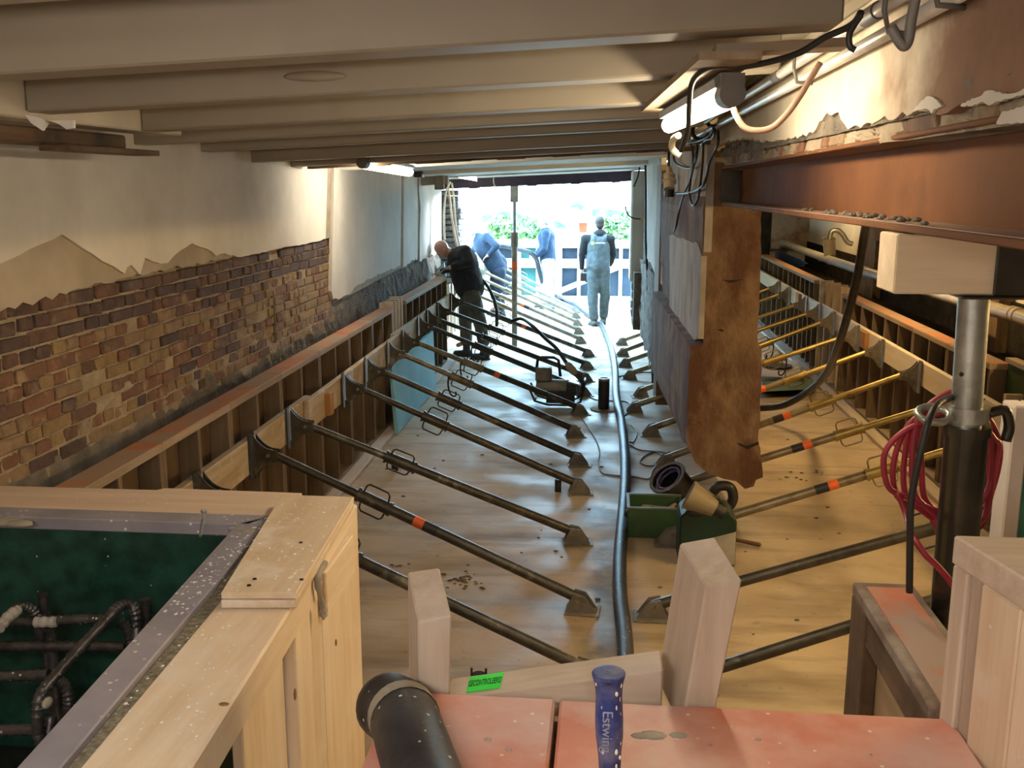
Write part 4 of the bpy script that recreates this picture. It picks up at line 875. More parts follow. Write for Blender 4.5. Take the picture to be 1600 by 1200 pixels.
# ------------------------------------------------------------------ conduits and cables on the right wall
def run(pix, Y, r, name, mat, label, cat, n=10, group=None, sm=6):
    pts = [P(u, v, Y=y) for (u, v), y in zip(pix, Y)]
    return MB().tube(spline(pts, sm) if sm else pts, r, n).build(name, mat, None, smooth=True, label=label, cat=cat, group=group)
def lin(x, pts):
    for (a, p), (b, q) in zip(pts, pts[1:]):
        if a <= x <= b: return p+(q-p)*(x-a)/(b-a)
    return pts[-1][1]
PX = 0.655
def cpt(y, off): return V((PX-0.027*max(0, y-6.6)-0.035, y, 2.70-0.003*y-off))
c1 = MB().tube([cpt(1.4, 0.0), cpt(4, 0.0), cpt(7, 0), cpt(12.6, 0)], 0.017, 12).build('conduit', ALU, None, smooth=True, label='upper of the two bright metal conduits along the top of the right wall', cat='conduit', group='conduits on the right wall')
c2 = MB().tube([cpt(1.4, 0.055)+V((.015, 0, 0)), cpt(4, .055)+V((.015, 0, 0)), cpt(7, .055)+V((.015, 0, 0)), cpt(12.6, .055)+V((.015, 0, 0))], 0.017, 12).build('conduit', ALU, None, smooth=True, label='lower of the two bright metal conduits along the top of the right wall', cat='conduit', group='conduits on the right wall')
for y in (2.55, 3.9): MB().cyl(cpt(y-.05, 0), cpt(y+.07, 0), .022, 12).build('sleeve', HOUSG, c1, smooth='auto')
for y in (2.0, 2.33, 3.4, 5.0):
    q = cpt(y, .028); MB().tube([q+V((.0, 0, .05)), q+V((-.03, 0, .045)), q+V((-.032, 0, 0)), q+V((-.02, 0, -.045)), q+V((.03, 0, -.05))], .006, 6).build('clip', HOUSG, c2, smooth=True)
# black feed cable over the lamp
pts = [P(1290, 58, Y=2.25), P(1250, 82, Y=2.3), P(1205, 96, Y=2.4), P(1160, 104, Y=2.5), P(1128, 102, Y=2.52), P(1102, 108, Y=2.55), P(1082, 128, Y=2.65), P(1077, 165, Y=2.7), P(1075, 200, Y=2.85), P(1068, 225, Y=2.95), P(1064, 235, Y=3.0)]
MB().tube(spline([P(1345, 20, Y=2.15), P(1330, 40, Y=2.2)]+pts, 6), 0.0075, 8).build('cable', CABLE, None, smooth=True, label='black cable sagging along the ceiling and over the right tube lamp', cat='cable')
run([(1282, 98), (1268, 120), (1250, 150), (1228, 180), (1205, 200), (1180, 204), (1162, 198), (1150, 180), (1146, 168)], [2.8]*9, .0085, 'cable', CABLEP, 'pinkish cable drooping below the conduits beside the right lamp', 'cable')
run([(1432, -10), (1424, 30), (1420, 60), (1414, 72), (1406, 66), (1392, 42)], [1.6]*6, .008, 'cable', HOUSG, 'grey cable loop hanging from the conduits at the top right edge', 'cable')
run([(1345, 24), (1334, 40), (1327, 55), (1328, 72), (1336, 78)], [1.95]*5, .006, 'cable', CABLE, 'black cable tie loop around the near conduits', 'cable')
# bunch of hanging cables on the pier: each its own loop
loops = [
    ([(1064, 232), (1072, 225), (1084, 222), (1098, 218), (1110, 210), (1116, 196)], 'black cable bundle strand curling under the conduits on the pier'),
    ([(1052, 238), (1054, 252), (1064, 260), (1076, 263), (1084, 258), (1088, 246), (1090, 230)], 'short wide loop of black cable on the pier plaster'),
    ([(1080, 224), (1083, 245), (1079, 280), (1077, 300), (1080, 316), (1084, 321), (1090, 312), (1094, 290), (1098, 250), (1099, 222)], 'longest loop of black cable hanging on the pier plaster'),
    ([(1090, 226), (1084, 255), (1078, 282), (1068, 305), (1061, 330), (1056, 355), (1052, 362)], 'black cable running down the pier to the plaster step'),
    ([(1122, 205), (1122, 222), (1116, 238), (1108, 255), (1104, 275), (1098, 290), (1086, 298), (1070, 302), (1056, 302), (1047, 300)], 'black cable feeding the cream plug beside the pier'),
    ([(1096, 226), (1104, 218), (1113, 216), (1117, 205), (1112, 196)], 'small tight coil of black cable under the conduits')]
for pix, lab in loops:
    pts = [wpt(u, v, 0.05+0.01*(k % 2)) for k, (u, v) in enumerate(pix)]
    MB().tube(spline(pts, 6), 0.0085, 8).build('cable', CABLE, None, smooth=True, label=lab, cat='cable', group='cables on the pier')
def coil(c, r, n, name, mat, lab, ax=(0, 1, 0), rad=.007, seed=1, grp=None):
    rq = random.Random(seed); a = V(ax).normalized(); u = a.orthogonal().normalized(); w = a.cross(u); pts = []
    ph = rq.random()*6
    for k in range(n*12):
        t = k/12*2*math.pi; rr_ = r*(1+.12*math.sin(t*.37+ph)); pts.append(V(c)+u*math.cos(t+ph)*rr_+w*math.sin(t+ph)*rr_*(.8+.15*math.sin(t*.21))+a*(.02*math.sin(t*.31)))
    return MB().tube(pts, rad, 7).build(name, mat, None, smooth=True, label=lab, cat='cable', group=grp)
coil(cpt(6.9, .04), .06, 3, 'cable_coil', CABLE, 'dark cable wound round the conduits right above the plaster pier', rad=.008, seed=3, grp='cable windings on the conduits')
coil(cpt(8.6, .03), .05, 3, 'cable_coil', CABLE, 'second dark cable winding on the conduits, beyond the pier', rad=.008, seed=4, grp='cable windings on the conduits')
coil(cpt(11.9, .05), .09, 4, 'cable_coil', CABLE, 'farthest cable coil hanging at the end of the conduits by the opening', rad=.009, seed=5, grp='cable windings on the conduits')
MB().tube(spline([P(1060, 212, Y=3.6), P(1052, 218, Y=3.7), P(1050, 230, Y=3.75), P(1055, 238, Y=3.75), P(1063, 243, Y=3.75)], 6), .012, 8).build('lit_cable_end', CABLEW, None, smooth=True, label='white lead with plug dangling from the right tube lamp', cat='cable')
# thin verticals
run([(1033, 235), (1034, 300), (1036, 340), (1033, 420), (1031, 480)], [10.4]*5, .012, 'cable', CABLE, 'dark cable hanging straight down beside the cream plug', 'cable')
run([(1008, 246), (1009, 300), (1009, 380), (1012, 440), (1012, 520), (1018, 560), (1020, 600)], [11.9, 12, 12, 12, 12, 11.6, 11.4], .014, 'cable', CABLE, 'long black cable hanging down the far wall panel to the floor', 'cable')
run([(1000, 256), (997, 275), (990, 292)], [12.6]*3, .010, 'cable', CABLE, 'short black cable end dangling at the top of the far pier', 'cable')
run([(977, 322), (981, 335), (990, 341), (1001, 342)], [13.2]*4, .009, 'cable', CABLE, 'thin black lead sticking out of the socket into the opening', 'cable')
q = P(1004, 341, Y=13.28); MB().box(q.x-.03, q.x+.05, 13.22, 13.298, q.z-.06, q.z+.06).build('socket_box', HOUSW, None, bevel=.008, label='small pale socket box on the far pier beside the opening', cat='socket')
t = empty('cable_connector', wpt(1046, 285, .08), 'cream coupling plug and socket hanging on the timber strip beside the pier', 'plug')
a = wpt(1045, 262, .09); b = wpt(1046, 296, .09)
MB().cyl(a, a.lerp(b, .35), .022, 14).cyl(a.lerp(b, .35), a.lerp(b, .42), .05, 16).cyl(a.lerp(b, .42), a.lerp(b, .65), .042, 16).cyl(a.lerp(b, .62), a.lerp(b, .68), .058, 16).cyl(a.lerp(b, .68), b, .045, 16).build('socket', HOUSW, t, smooth='auto')
MB().cyl(b, b+V((0, 0, -.06)), .04, 14).build('plug', CABLE, t, smooth='auto')
MB().tube(spline([wpt(1045, 232, .07), wpt(1045, 250, .07), a], 4), .010, 8).build('lead', CABLE, t, smooth=True)
# ------------------------------------------------------------------ left top: old beam, flakes, white timber
t = MB().box(-2.16, -2.0, 2.55, 4.08, 2.435, 2.492).build('old_beam', WOLD['y'], None, bevel=.008, label='brown weathered timber beam stub under the left ceiling edge', cat='beam')
MB().obox((-2.02, 3.45, 2.41), (0.12, 0, 0), (0, .72, 0), (0, 0, .022)).build('old_plank', WOLD['y'], None, bevel=.003, label='short dark plank under the end of the weathered beam stub', cat='plank')
fk = MB()
for pix in ([(38, 178), (66, 185), (73, 193), (66, 204), (48, 192)], [(76, 188), (115, 188), (115, 200), (104, 202), (92, 194)]):
    fk.prism([P(u, v, Y=3.0) for u, v in pix], (0, .012, 0))
fk.build('plaster_flake', PLASTER, t)
wb_ = P(690, 278, Y=12.6)
MB().obox(P(636, 292, Y=12.2), P(700, 287, Y=12.2)-P(636, 292, Y=12.2), (0, .1, 0), (0, 0, .13)).build('white_timber', CEILP2, None, bevel=.006, label='whitewashed timber end on the left below the ceiling, beside the flood lamp', cat='timber')
a = P(612, 284, Y=11.9); MB().cyl(a, P(636, 281, Y=12.1), .075, 14).build('black_sleeve', CABLE, None, smooth='auto', label='black wrapped end of the whitewashed timber under the left lamp', cat='sleeve')
MB().obox(P(679, 270, Y=12.1)-V((0, .02, .0)), (.11, 0, 0), (0, .1, 0), (0, 0, -.20)).build('brown_block', WFORM['z'], None, bevel=.004, label='brown wooden block where the whitewashed timber meets the lintel', cat='block')
MB().obox(P(646, 262, Y=10.6), (.09, 0, 0), (0, .15, 0), (0, 0, -.10)).build('black_clip', CABLE, None, bevel=.006, label='black junction clip at the far end of the left tube lamp', cat='clip')
MB().obox(P(690, 278, Y=12.9), (.22, 0, 0), (0, .05, 0), (0, 0, .12)).build('junction_box', HOUSW, None, bevel=.006, label='cream junction box above the white hanging cables', cat='box')
for pix, m_, lab in (([(704, 284), (697, 300), (694, 330), (694, 360), (695, 375)], CABLEW, 'yellowish cable hanging in front of the far rubble pier'),
                 ([(700, 286), (703, 310), (706, 340), (711, 370), (716, 392)], HOUSW, 'white cable hanging left in the white pair by the rubble pier'),
                 ([(706, 286), (709, 310), (711, 340), (714, 365), (720, 392)], CABLEW, 'white cable hanging right in the white pair by the rubble pier')):
    run(pix, [13.2]*5, .013, 'cable', m_, lab, 'cable', group='cables by the far left pier')
run([(771, 278), (772, 288), (776, 293)], [13.6]*3, .008, 'cable', CABLEW, 'tiny white wire end hanging from the lintel', 'cable')
# lintel and doorway prop
lz = 2.20; lb = MB(); lx0, lx1 = -2.36, 0.34
lb.obox((lx0, 13.78, 2.205), (lx1-lx0, 0, .112), (0, .26, 0), (0, 0, .15))
for x in (-1.9, -1.1, -.5, .05): lb.obox((x, 13.775, 2.195+.0415*(x-lx0)), (.12, 0, .005), (0, .25, 0), (0, 0, .03))
lb.build('lintel', LINT, None, bevel=.004, label='dark purple steel lintel across the top of the opening', cat='lintel')
t = empty('steel_post', P(805, 517, z=0), 'slim steel prop standing under the lintel in the opening', 'steel post')
b = V(WL['steel_post'] if False else P(805, 517, z=0)); WL[t.name] = b
y = 13.9; b = V((P(804, 400, Y=y).x, y, 0)); t.location = b; WL[t.name] = b
zt = 2.26
MB().box(b.x-.075, b.x+.075, y-.06, y+.06, 0, .01).build('base_plate', GALV, t)
MB().cyl(b+Z*.01, b+Z*1.55, .040, 16).build('outer_tube', PROPG, t, smooth='auto'); MB().cyl(b+Z*1.5, b+Z*(zt-.22), .026, 14).build('inner_tube', GALV, t, smooth='auto')
MB().cyl(b+Z*1.42, b+Z*1.62, .055, 16).build('adjusting_nut', PROPG, t, smooth='auto'); MB().cyl(b+Z*1.10, b+Z*1.22, .042, 16).build('orange_band', BANDO, t, smooth='auto')
MB().box(b.x-.055, b.x+.055, y-.05, y+.05, zt-.23, zt).build('head_plate', GALV, t, bevel=.004)

# ------------------------------------------------------------------ drain pipe and things behind the right formwork
pp_ = [P(1209, 352, X=2.95), P(1210, 366, X=2.95), P(1217, 376, X=2.95), P(1240, 386, X=2.95), P(1329, 417, X=2.95), P(1473, 461, X=2.95), P(1599, 497, X=2.95), P(1720, 545, X=2.95)]
t = MB().tube(spline(pp_, 4), .055, 16).build('drain_pipe', PIPEG, None, smooth=True, label='long grey plastic drain pipe behind the right bay formwork', cat='pipe')
cl_ = MB()
for u, v in ((1230, 382), (1283, 402), (1297, 407), (1342, 421), (1353, 424), (1583, 491), (1590, 493)):
    c = P(u, v, X=2.95); cl_.cyl(c-V((0, .03, 0)), c+V((0, .03, 0)), .060, 16)
cl_.build('collar', PIPEG, t, smooth='auto')
a = P(1297, 403, X=2.98); b = P(1295, 374, X=2.98); MB().cyl(a, b, .075, 18, .085).ring(b, b+V((0, 0, .02)), .09, .07, 18).build('pipe_sleeve', CONEM, None, smooth='auto', label='grey upright pipe sleeve standing on the drain pipe', cat='sleeve')
run([(1296, 374), (1299, 362), (1308, 360), (1316, 366), (1324, 378), (1332, 381)], [10.4]*6, .026, 'flexible_hose', GALV, 'bent grey flexible pipe rising out of the sleeve', 'pipe')
bs_ = MB(); pts = [P(1196, 385, X=2.85), P(1250, 405, X=2.85), P(1260, 412, X=2.85), P(1240, 418, X=2.85), P(1192, 398, X=2.85)]
bs_.prism(pts, (.02, 0, 0)); bs_.build('plastic_sheet', BLUES, None, label='strip of blue plastic sheet below the drain pipe, next to the pier', cat='sheet')
run([(1356, 340), (1350, 370), (1340, 430), (1325, 490), (1308, 545), (1290, 585), (1262, 612), (1225, 633), (1185, 638), (1160, 636)], [6.9, 7.1, 7.3, 7.5, 7.9, 8.6, 9.1, 9.4, 9.6, 9.6], .032, 'black_hose', BLACK, 'thick black hose curving down across the right bay to the floor', 'hose')
# board and black disc, clutter on the right-bay floor
MB().hexa([P(1185, 588, z=.10), P(1258, 590, z=.10), P(1245, 563, z=.10), P(1188, 562, z=.10), P(1185, 588, z=.13), P(1258, 590, z=.13), P(1245, 563, z=.13), P(1188, 562, z=.13)]).build('loose_board', WUSED['x'], None, label='pale loose board lying on the floor in the right bay', cat='board')
c = P(1215, 573, z=.14); MB().cyl(c, c+Z*.02, .17, 24).build('black_disc', CABLE, None, smooth='auto', label='black round lid lying on the pale loose board', cat='lid')
MB().hexa([P(1190, 612, z=0), P(1275, 608, z=0), P(1270, 592, z=0), P(1190, 596, z=0), P(1190, 612, z=.09), P(1275, 608, z=.09), P(1270, 592, z=.09), P(1190, 596, z=.09)]).build('grey_crate', CRATEG, None, bevel=.005, label='flat dark crate under the pale loose board in the right bay', cat='crate')

# ------------------------------------------------------------------ hoses
ch = [(976, 1120), (977, 1010), (969, 930), (969, 865), (974, 800), (977, 751), (976, 705), (971, 660), (963, 619), (961, 577), (955, 545), (945, 518)]
pts = [P(u, v, z=.045) for u, v in ch]+[P(936, 503, z=.045), P(918, 491, z=.045), P(900, 478, z=.045), P(880, 469, z=.05), P(862, 461, Y=18.6), P(850, 447, Y=18.5), P(843, 425, Y=18.4), P(838, 405, Y=18.3), P(830, 396, Y=18.2), P(812, 390, Y=18), P(792, 385, Y=17.8), P(775, 383, Y=17.7)]
MB().tube(spline(pts, 8), .042, 12).build('concrete_hose', BLACKD, None, smooth=True, label='thick black concrete hose snaking along the floor to the workers outside', cat='hose')
hp = [P(607, 1104, Y=1.965), P(629, 1118, Y=1.90), P(645, 1165, Y=1.76), P(672, 1245, Y=1.60), P(700, 1330, Y=1.45)]
sp_ = spline(hp, 8); d0 = (sp_[0]-sp_[1]).normalized(); cap_ = [sp_[0]+d0*.075*math.sin(a)*.85 for a in [math.pi/2*(1-k/7) for k in range(7)]]; cr_ = [max(.002, .073*math.cos(math.pi/2*(1-k/7))) for k in range(7)]
t = MB().tube(cap_+sp_, cr_+[.073]*len(sp_), 26).build('concrete_hose', BLACKD, None, smooth=True, label='fat black pipe end with a grey tape ring on the red boards, bottom foreground', cat='hose')
q = sp_[9]; dq = (sp_[10]-sp_[8]).normalized(); tl = (dq+V((-.35, 0, .1))).normalized()
MB().tube([q-dq*.022, q+dq*.022], .0745, 26, caps=False).build('tape_ring', GREYTAPE, t, smooth=True)
a_ = P(1104, 1100, Y=2.35); b_ = P(1134, 1150, Y=2.12); MB().cyl(a_, b_, .018, 14).build('steel_tube', GALV, None, smooth='auto', label='short bluish steel tube end leaning behind the right foreground upright', cat='tube')
# thin cables on the floor
def floor_cable(pix, r, lab, mat=CABLEG, z=None):
    pts = [P(u, v, z=r+.001) for u, v in pix]; return MB().tube(spline(pts, 6), r, 7).build('cable', mat, None, smooth=True, label=lab, cat='cable')
floor_cable([(905, 640), (906, 648), (915, 662), (930, 685), (937, 705), (935, 722), (940, 738), (955, 742), (990, 745), (1014, 748), (1020, 735), (1030, 722)], .006, 'thin grey cable crossing under the floor hose to the tool heap')
floor_cable([(985, 695), (1000, 703), (1030, 706), (1050, 710), (1040, 716), (1025, 706), (1008, 712), (1000, 722), (1012, 728), (1030, 726)], .006, 'thin cable curled in a loop beside the floor hose', CABLE)
floor_cable([(985, 664), (995, 675), (990, 690), (984, 690)], .006, 'short dark cable curl touching the floor hose', CABLE)
floor_cable([(905, 600), (925, 622), (950, 626), (980, 628), (984, 640), (975, 650)], .007, 'dark cable from the vibrator crossing under the floor hose', CABLE)
floor_cable([(960, 590), (1000, 582), (1030, 583)], .008, 'thin dark cable lying on the far right floor', CABLE)
# poker hose from the bald worker to the motor
run([(742, 425), (760, 445), (771, 465), (776, 485), (776, 510)], [13.0, 12.9, 12.8, 12.7, 12.6], .022, 'vibrator_hose', CABLE, 'black vibrator hose hanging behind the bald worker', 'hose')
vp = [P(800, 502, Y=11.0), P(815, 498, Y=10.9), P(833, 510, Y=10.5), P(850, 527, Y=10.3), P(870, 545, Y=10.1), P(885, 567, Y=9.9), P(900, 585, Y=9.75), P(911, 598, Y=9.7)]
t = MB().tube(spline(vp, 6), .020, 9).build('vibrator_hose', CABLE, None, smooth=True, label='black vibrator hose with a brown coupling leading down to the motor', cat='hose')
MB().tube([vp[5].lerp(vp[6], .05), vp[5].lerp(vp[6], .25), vp[5].lerp(vp[6], .7), vp[6].lerp(vp[7], .1)], [.022, .038, .040, .022], 12).build('coupling', WFORM['z'], t, smooth=True)
MB().tube([vp[7], vp[7]+V((-.03, -.1, -.12))], .022, 9).build('hose_end', CABLE, t, smooth=True)

# ------------------------------------------------------------------ tools on the floor
c = P(872, 632, z=0)
t = empty('vibrator_motor', c, 'grimy concrete vibrator motor with carrying handle on the floor among the left props', 'machine')
def off(x, y, z): return c+V((x, y, z))
MB().cyl(off(-.22, .05, .17), off(.10, .0, .17), .10, 16).build('motor_body', PROPG, t, smooth='auto')
MB().cyl(off(.10, 0, .17), off(.20, -.02, .17), .085, 14, .06).build('motor_front', CABLE, t, smooth='auto')
MB().box(c.x-.24, c.x-.07, c.y-.05, c.y+.09, .25, .40).build('switch_box', PROPG, t, bevel=.015)
MB().tube([off(-.23, .02, .39), off(-.22, .02, .47), off(-.18, .02, .50), off(-.05, .02, .50), off(.0, .02, .47), off(.02, .02, .30)], .016, 8).build('handle', CABLE, t, smooth=True)
fr_ = MB()
for y in (-.12, .14):
    fr_.tube([off(-.30, y, .20), off(-.24, y, .06), off(-.10, y, .022), off(.15, y, .022), off(.24, y, .06), off(.28, y, .26)], .012, 7)
fr_.tube([off(-.24, -.12, .06), off(-.24, .14, .06)], .012, 7).tube([off(.24, -.12, .06), off(.24, .14, .06)], .012, 7).tube([off(.28, -.12, .26), off(.28, .14, .26)], .012, 7)
fr_.build('cage_frame', CABLE, t, smooth=True)
MB().box(c.x-.12, c.x+.18, c.y-.13, c.y-.10, .04, .17).build('skirt', CABLE, t, bevel=.01)
for u0, u1, hh, r, lab, mat in ((943, 640, .33, .058, 'black pipe stub standing on the floor beside the big hose', BLACK), (617, 735, .13, .028, 'small black pipe stub standing on the floor near the left sole plank', BLACK), (872, 768, .10, .026, 'small black pipe stub under the left props, near their feet', BLACK)):
    b = P(u0, u1, z=0); t = MB().ring(b, b+Z*hh, r, r*.82, 20).build('pipe_stub', mat, None, smooth='auto', label=lab, cat='pipe', group='pipe stubs in the floor')
    if hh > .3:
        MB().ring(b+Z*(hh-.02), b+Z*(hh+.004), r*1.02, r*.8, 20).build('rim', GALV, t, smooth='auto')
        MB().cyl(b, b+Z*.012, .14, 14).build('dirt_patch', MORTAR, t)
# open green tool crate
c0 = P(980, 840, z=0); c1 = P(1066, 838, z=0)
w_ = c1.x-c0.x; t = empty('tool_crate', c0+V((w_/2, .15, 0)), 'open green crate of tools on the floor beside the big hose', 'crate')
MB().box(c0.x, c1.x, c0.y, c0.y+.012, .0, .20).build('side_panel', CRATEG, t, bevel=.003); MB().box(c0.x, c1.x, c0.y+.29, c0.y+.302, 0, .20).build('side_panel', CRATEG, t, bevel=.003)
MB().box(c0.x, c0.x+.012, c0.y+.013, c0.y+.289, 0, .20).build('end_panel', CRATEG, t, bevel=.003); MB().box(c1.x-.012, c1.x, c0.y+.013, c0.y+.289, 0, .20).build('end_panel', CRATEG, t, bevel=.003)
MB().box(c0.x+.012, c1.x-.012, c0.y+.012, c0.y+.29, .004, .012).build('crate_floor', CRATEG, t)
rm = MB(); rm.box(c0.x-.006, c1.x+.006, c0.y-.006, c0.y+.014, .20, .212); rm.box(c0.x-.006, c1.x+.006, c0.y+.288, c0.y+.308, .20, .212); rm.box(c0.x-.006, c0.x+.014, c0.y+.014, c0.y+.288, .20, .212); rm.build('rim', m_flat('crate_rim', (.10, .13, .09), .5), t)
for k, (x, y, a, L, m_, lab) in enumerate(((.06, .10, .5, .22, CABLE, 'dark tool handle lying in the green crate, left'), (.16, .16, -.9, .22, PROPG, 'steel tool lying in the middle of the green crate'), (.24, .13, 1.2, .20, WFORM['x'], 'brown wooden tool handle in the right of the green crate'))):
    d = V((math.cos(a), math.sin(a)*.5, .12)).normalized(); q = V((c0.x+x+.03, c0.y+y, .15))
    MB().cap(q-d*L*.4, q+d*L*.4, .028, .020, 10).build('hand_tool', m_, None, smooth=True, label=lab, cat='tool', group='tools in the green crate')
# dark green machine with pale lower corner
m0 = P(1060, 884, z=0); m1 = P(1146, 880, z=0); mw = m1.x-m0.x
t = empty('tool_case', m0+V((mw/2, .16, 0)), 'dark green plastic tool case with pale lower corner under the masonry pier', 'tool case')
MB().prism([(m0.x, m0.y, .002), (m1.x, m0.y, .002), (m1.x, m0.y, .30), (m1.x-.04, m0.y, .35), (m0.x+.05, m0.y, .36), (m0.x, m0.y, .31)], (0, .26, 0)).build('case_body', MACHG, t, bevel=.012)
MB().prism([(m1.x-.15, m0.y-.004, .02), (m1.x-.004, m0.y-.004, .02), (m1.x-.004, m0.y-.004, .23), (m1.x-.15, m0.y-.004, .185)], (0, .006, 0)).build('pale_panel', GREYP, t)
MB().tube([(m0.x+.08, m0.y+.13, .35), (m0.x+.10, m0.y+.13, .40), (m0.x+.24, m0.y+.13, .40), (m0.x+.27, m0.y+.13, .34)], .016, 8).build('carry_handle', CABLE, t, smooth=True)
MB().ball((m0.x+.09, m0.y+.02, .34), (.06, .04, .03), 12, 6).build('latch', CABLE, t, smooth=True)
# black bucket with coiled cable, and the beige cone
b0 = P(1052, 812, z=0)
t = empty('black_bucket', b0, 'black bucket of cable lying open beside the masonry pier foot', 'bucket')
bb_ = b0+V((0.03, .20, .16)); dd = V((-.55, -.35, .76)).normalized()
MB().ring(bb_-dd*.16, bb_+dd*.13, .13, .12, 22).cyl(bb_-dd*.165, bb_-dd*.155, .125, 22).build('bucket_shell', BLACK, t, smooth='auto')
MB().ring(bb_+dd*.12, bb_+dd*.135, .142, .118, 22).build('rim', BLACKD, t, smooth='auto')
coil(bb_+dd*.10, .10, 3, 'cable_coil', m_flat('violet_cable', (.10, .08, .20), .4), 'violet-black cable coiled in the black bucket', ax=tuple(dd), rad=.009, seed=8)
a = P(1078, 774, Y=m0.y-.10); b = P(1117, 795, Y=m0.y-.12)
t = MB().cyl(a, b, .088, 24, .050).ring(a, a+(a-b).normalized()*.01, .092, .08, 24).build('funnel_cone', CONEM, None, smooth='auto', label='beige cone lying on the dark green tool case', cat='cone')
MB().cyl(b, b+(b-a).normalized()*.06, .038, 14).build('cone_tip', CABLE, t, smooth='auto')
q = P(1128, 770, Y=b0.y-.25); MB().tube(spline([q+V((-.06, 0, .0)), q+V((-.02, 0, .045)), q+V((.05, 0, .04)), q+V((.075, 0, -.03)), q+V((.05, 0, -.10))], 5), [.034]*20+[.03], 10).build('black_grip', CABLE, None, smooth=True, label='black grip of a power tool behind the beige cone', cat='tool')
a = P(1148, 843, z=.03); b = P(1186, 851, z=.02); MB().cap(a, b, .013, .015, 10).build('wooden_handle', m_flat('red_brown_wood', (.13, .055, .025), .6), None, smooth=True, label='red-brown wooden tool handle on the floor right of the green case', cat='tool')
# hammer standing on the red boards
hy = 1.62; tp = P(951, 1048, Y=hy); bt = V((P(951, 1200, Y=hy).x+.004, hy, ZT))
t = empty('hammer', bt, 'hammer standing head down with a dusty blue rubber grip, bottom foreground', 'hammer')
hh = tp-bt; Lh = hh.length; hd = hh.normalized()
prf = [(0, .018), (.30, .021), (.45, .0245), (.60, .025), (.78, .0235), (.88, .0245), (.95, .0285), (.98, .030), (.985, .029), (.9851, .024)]
MB().tube([bt+hd*(.03+(Lh-.03)*a) for a, r in prf], [r for a, r in prf], 22).build('grip', BLUEH, t, smooth=True)
MB().obox(bt+V((-.07, -.02, .001)), (.14, 0, 0), (0, .04, 0), (0, 0, .04)).build('hammer_head', GALV, t, bevel=.006)
dm = MB()
for k in range(13):
    for s in ((1, -1) if k % 3 == 0 else (1,)):
        a_ = s*(.55 if k % 2 else .95); q = bt+hd*(Lh*(.93-.055*k)); rr_ = .0225 if k > 1 else .026
        dm.ball(q+V((math.sin(a_)*rr_, -math.cos(a_)*rr_, 0)), (.0028*R(.7, 1.2), .0015, .0055*R(.7, 1.2)), 8, 5)
dm.build('grip_dimples', WHITEP, t, smooth=True, kind='stuff')
fe = bpy.data.curves.new('embossed_lettering', 'FONT'); fe.body = 'Estwing'; fe.size = .026; fe.extrude = .0006; fe.align_x = 'CENTER'; fe.align_y = 'CENTER'
eo = text_mesh('embossed_lettering', fe, m_flat('worn_emboss', (.30, .32, .44), .7), t)
eo.matrix_local = Matrix.Translation(hd*(Lh*.60)+V((-.004, -.0262, 0))) @ Matrix.Rotation(math.pi/2, 4, 'X') @ Matrix.Rotation(-math.pi/2, 4, 'Z')
q = bt+hd*(Lh*.965); MB().cyl(q+V((0, -.026, 0)), q+V((0, -.0292, 0)), .0045, 12).build('hang_hole', CABLE, t)

# ------------------------------------------------------------------ red hose coil and black cable on the post
rc = [(1382, 720, 1560, 640, 800), (1396, 735, 1562, 625, 815), (1412, 740, 1556, 618, 822), (1425, 735, 1550, 616, 828), (1440, 740, 1546, 622, 835)]
t = empty('hose_coil', P(1470, 640, Y=2.72), 'coil of thin red air hose hanging on the steel post', 'hose coil')
for i, (xl_, ym, xr2, yt, ybm) in enumerate(rc):
    yy = 2.69+.03*(i % 3); mx = (xl_+1480)/2; h_ = ybm-yt
    pts = [P(1520, yt+2, Y=yy), P(1490, yt-4, Y=yy), P(1455, yt+14, Y=yy), P((xl_+1455)/2-8, yt+h_*.22, Y=yy), P(xl_, ym-10, Y=yy), P(xl_+6, ym+40, Y=yy), P(xl_+38, ybm-22, Y=yy), P(1465, ybm-2, Y=yy), P(1510, ybm, Y=yy), P(1542, ybm-30, Y=yy+.02), P(xr2, ym-20, Y=yy+.02), P(xr2-8, yt+45, Y=yy+.02)]
    MB().tube(spline(pts, 6, closed=True), .0085, 8, closed=True).build('hose_turn', REDH, t, smooth=True)
MB().tube(spline([P(1402, 770, Y=2.68), P(1415, 800, Y=2.66), P(1425, 835, Y=2.52), P(1445, 865, Y=2.46), P(1465, 885, Y=2.46), P(1482, 905, Y=2.46), P(1500, 930, Y=2.5)], 6), .0085, 8).build('hose_tail', REDH, t, smooth=True)
run([(1535, 622), (1500, 618), (1470, 628), (1452, 655), (1440, 700), (1430, 745), (1423, 790), (1422, 840), (1421, 925)], [2.80, 2.68, 2.5, 2.44, 2.43, 2.43, 2.43, 2.44, 2.46], .009, 'cable', CABLE, 'dark cable hung over the red hose coil, ending behind the orange-topped formwork', 'cable')
# crumbs of dirt on the screed
db = MB(); rr = random.Random(4)
for cx, cy, n, s in ((605, 888, 12, .06), (722, 908, 40, .07), (1255, 620, 4, .05), (1232, 745, 10, .09), (1280, 738, 6, .05), (1200, 690, 3, .1), (870, 860, 6, .2), (1120, 960, 8, .3), (1240, 850, 8, .4), (700, 760, 14, .7), (820, 700, 10, .5)):
    q0 = P(cx, cy, z=0)
    for k in range(n): r = rr.uniform(.004, .013); db.ball((q0.x+rr.gauss(0, s), q0.y+rr.gauss(0, s), r*.3), (r*1.4, r, r*.5), 6, 4)
db.build('dirt_crumbs', MORTARD, None, kind='stuff', label='scattered dark crumbs of dirt on the pale floor', cat='dirt')
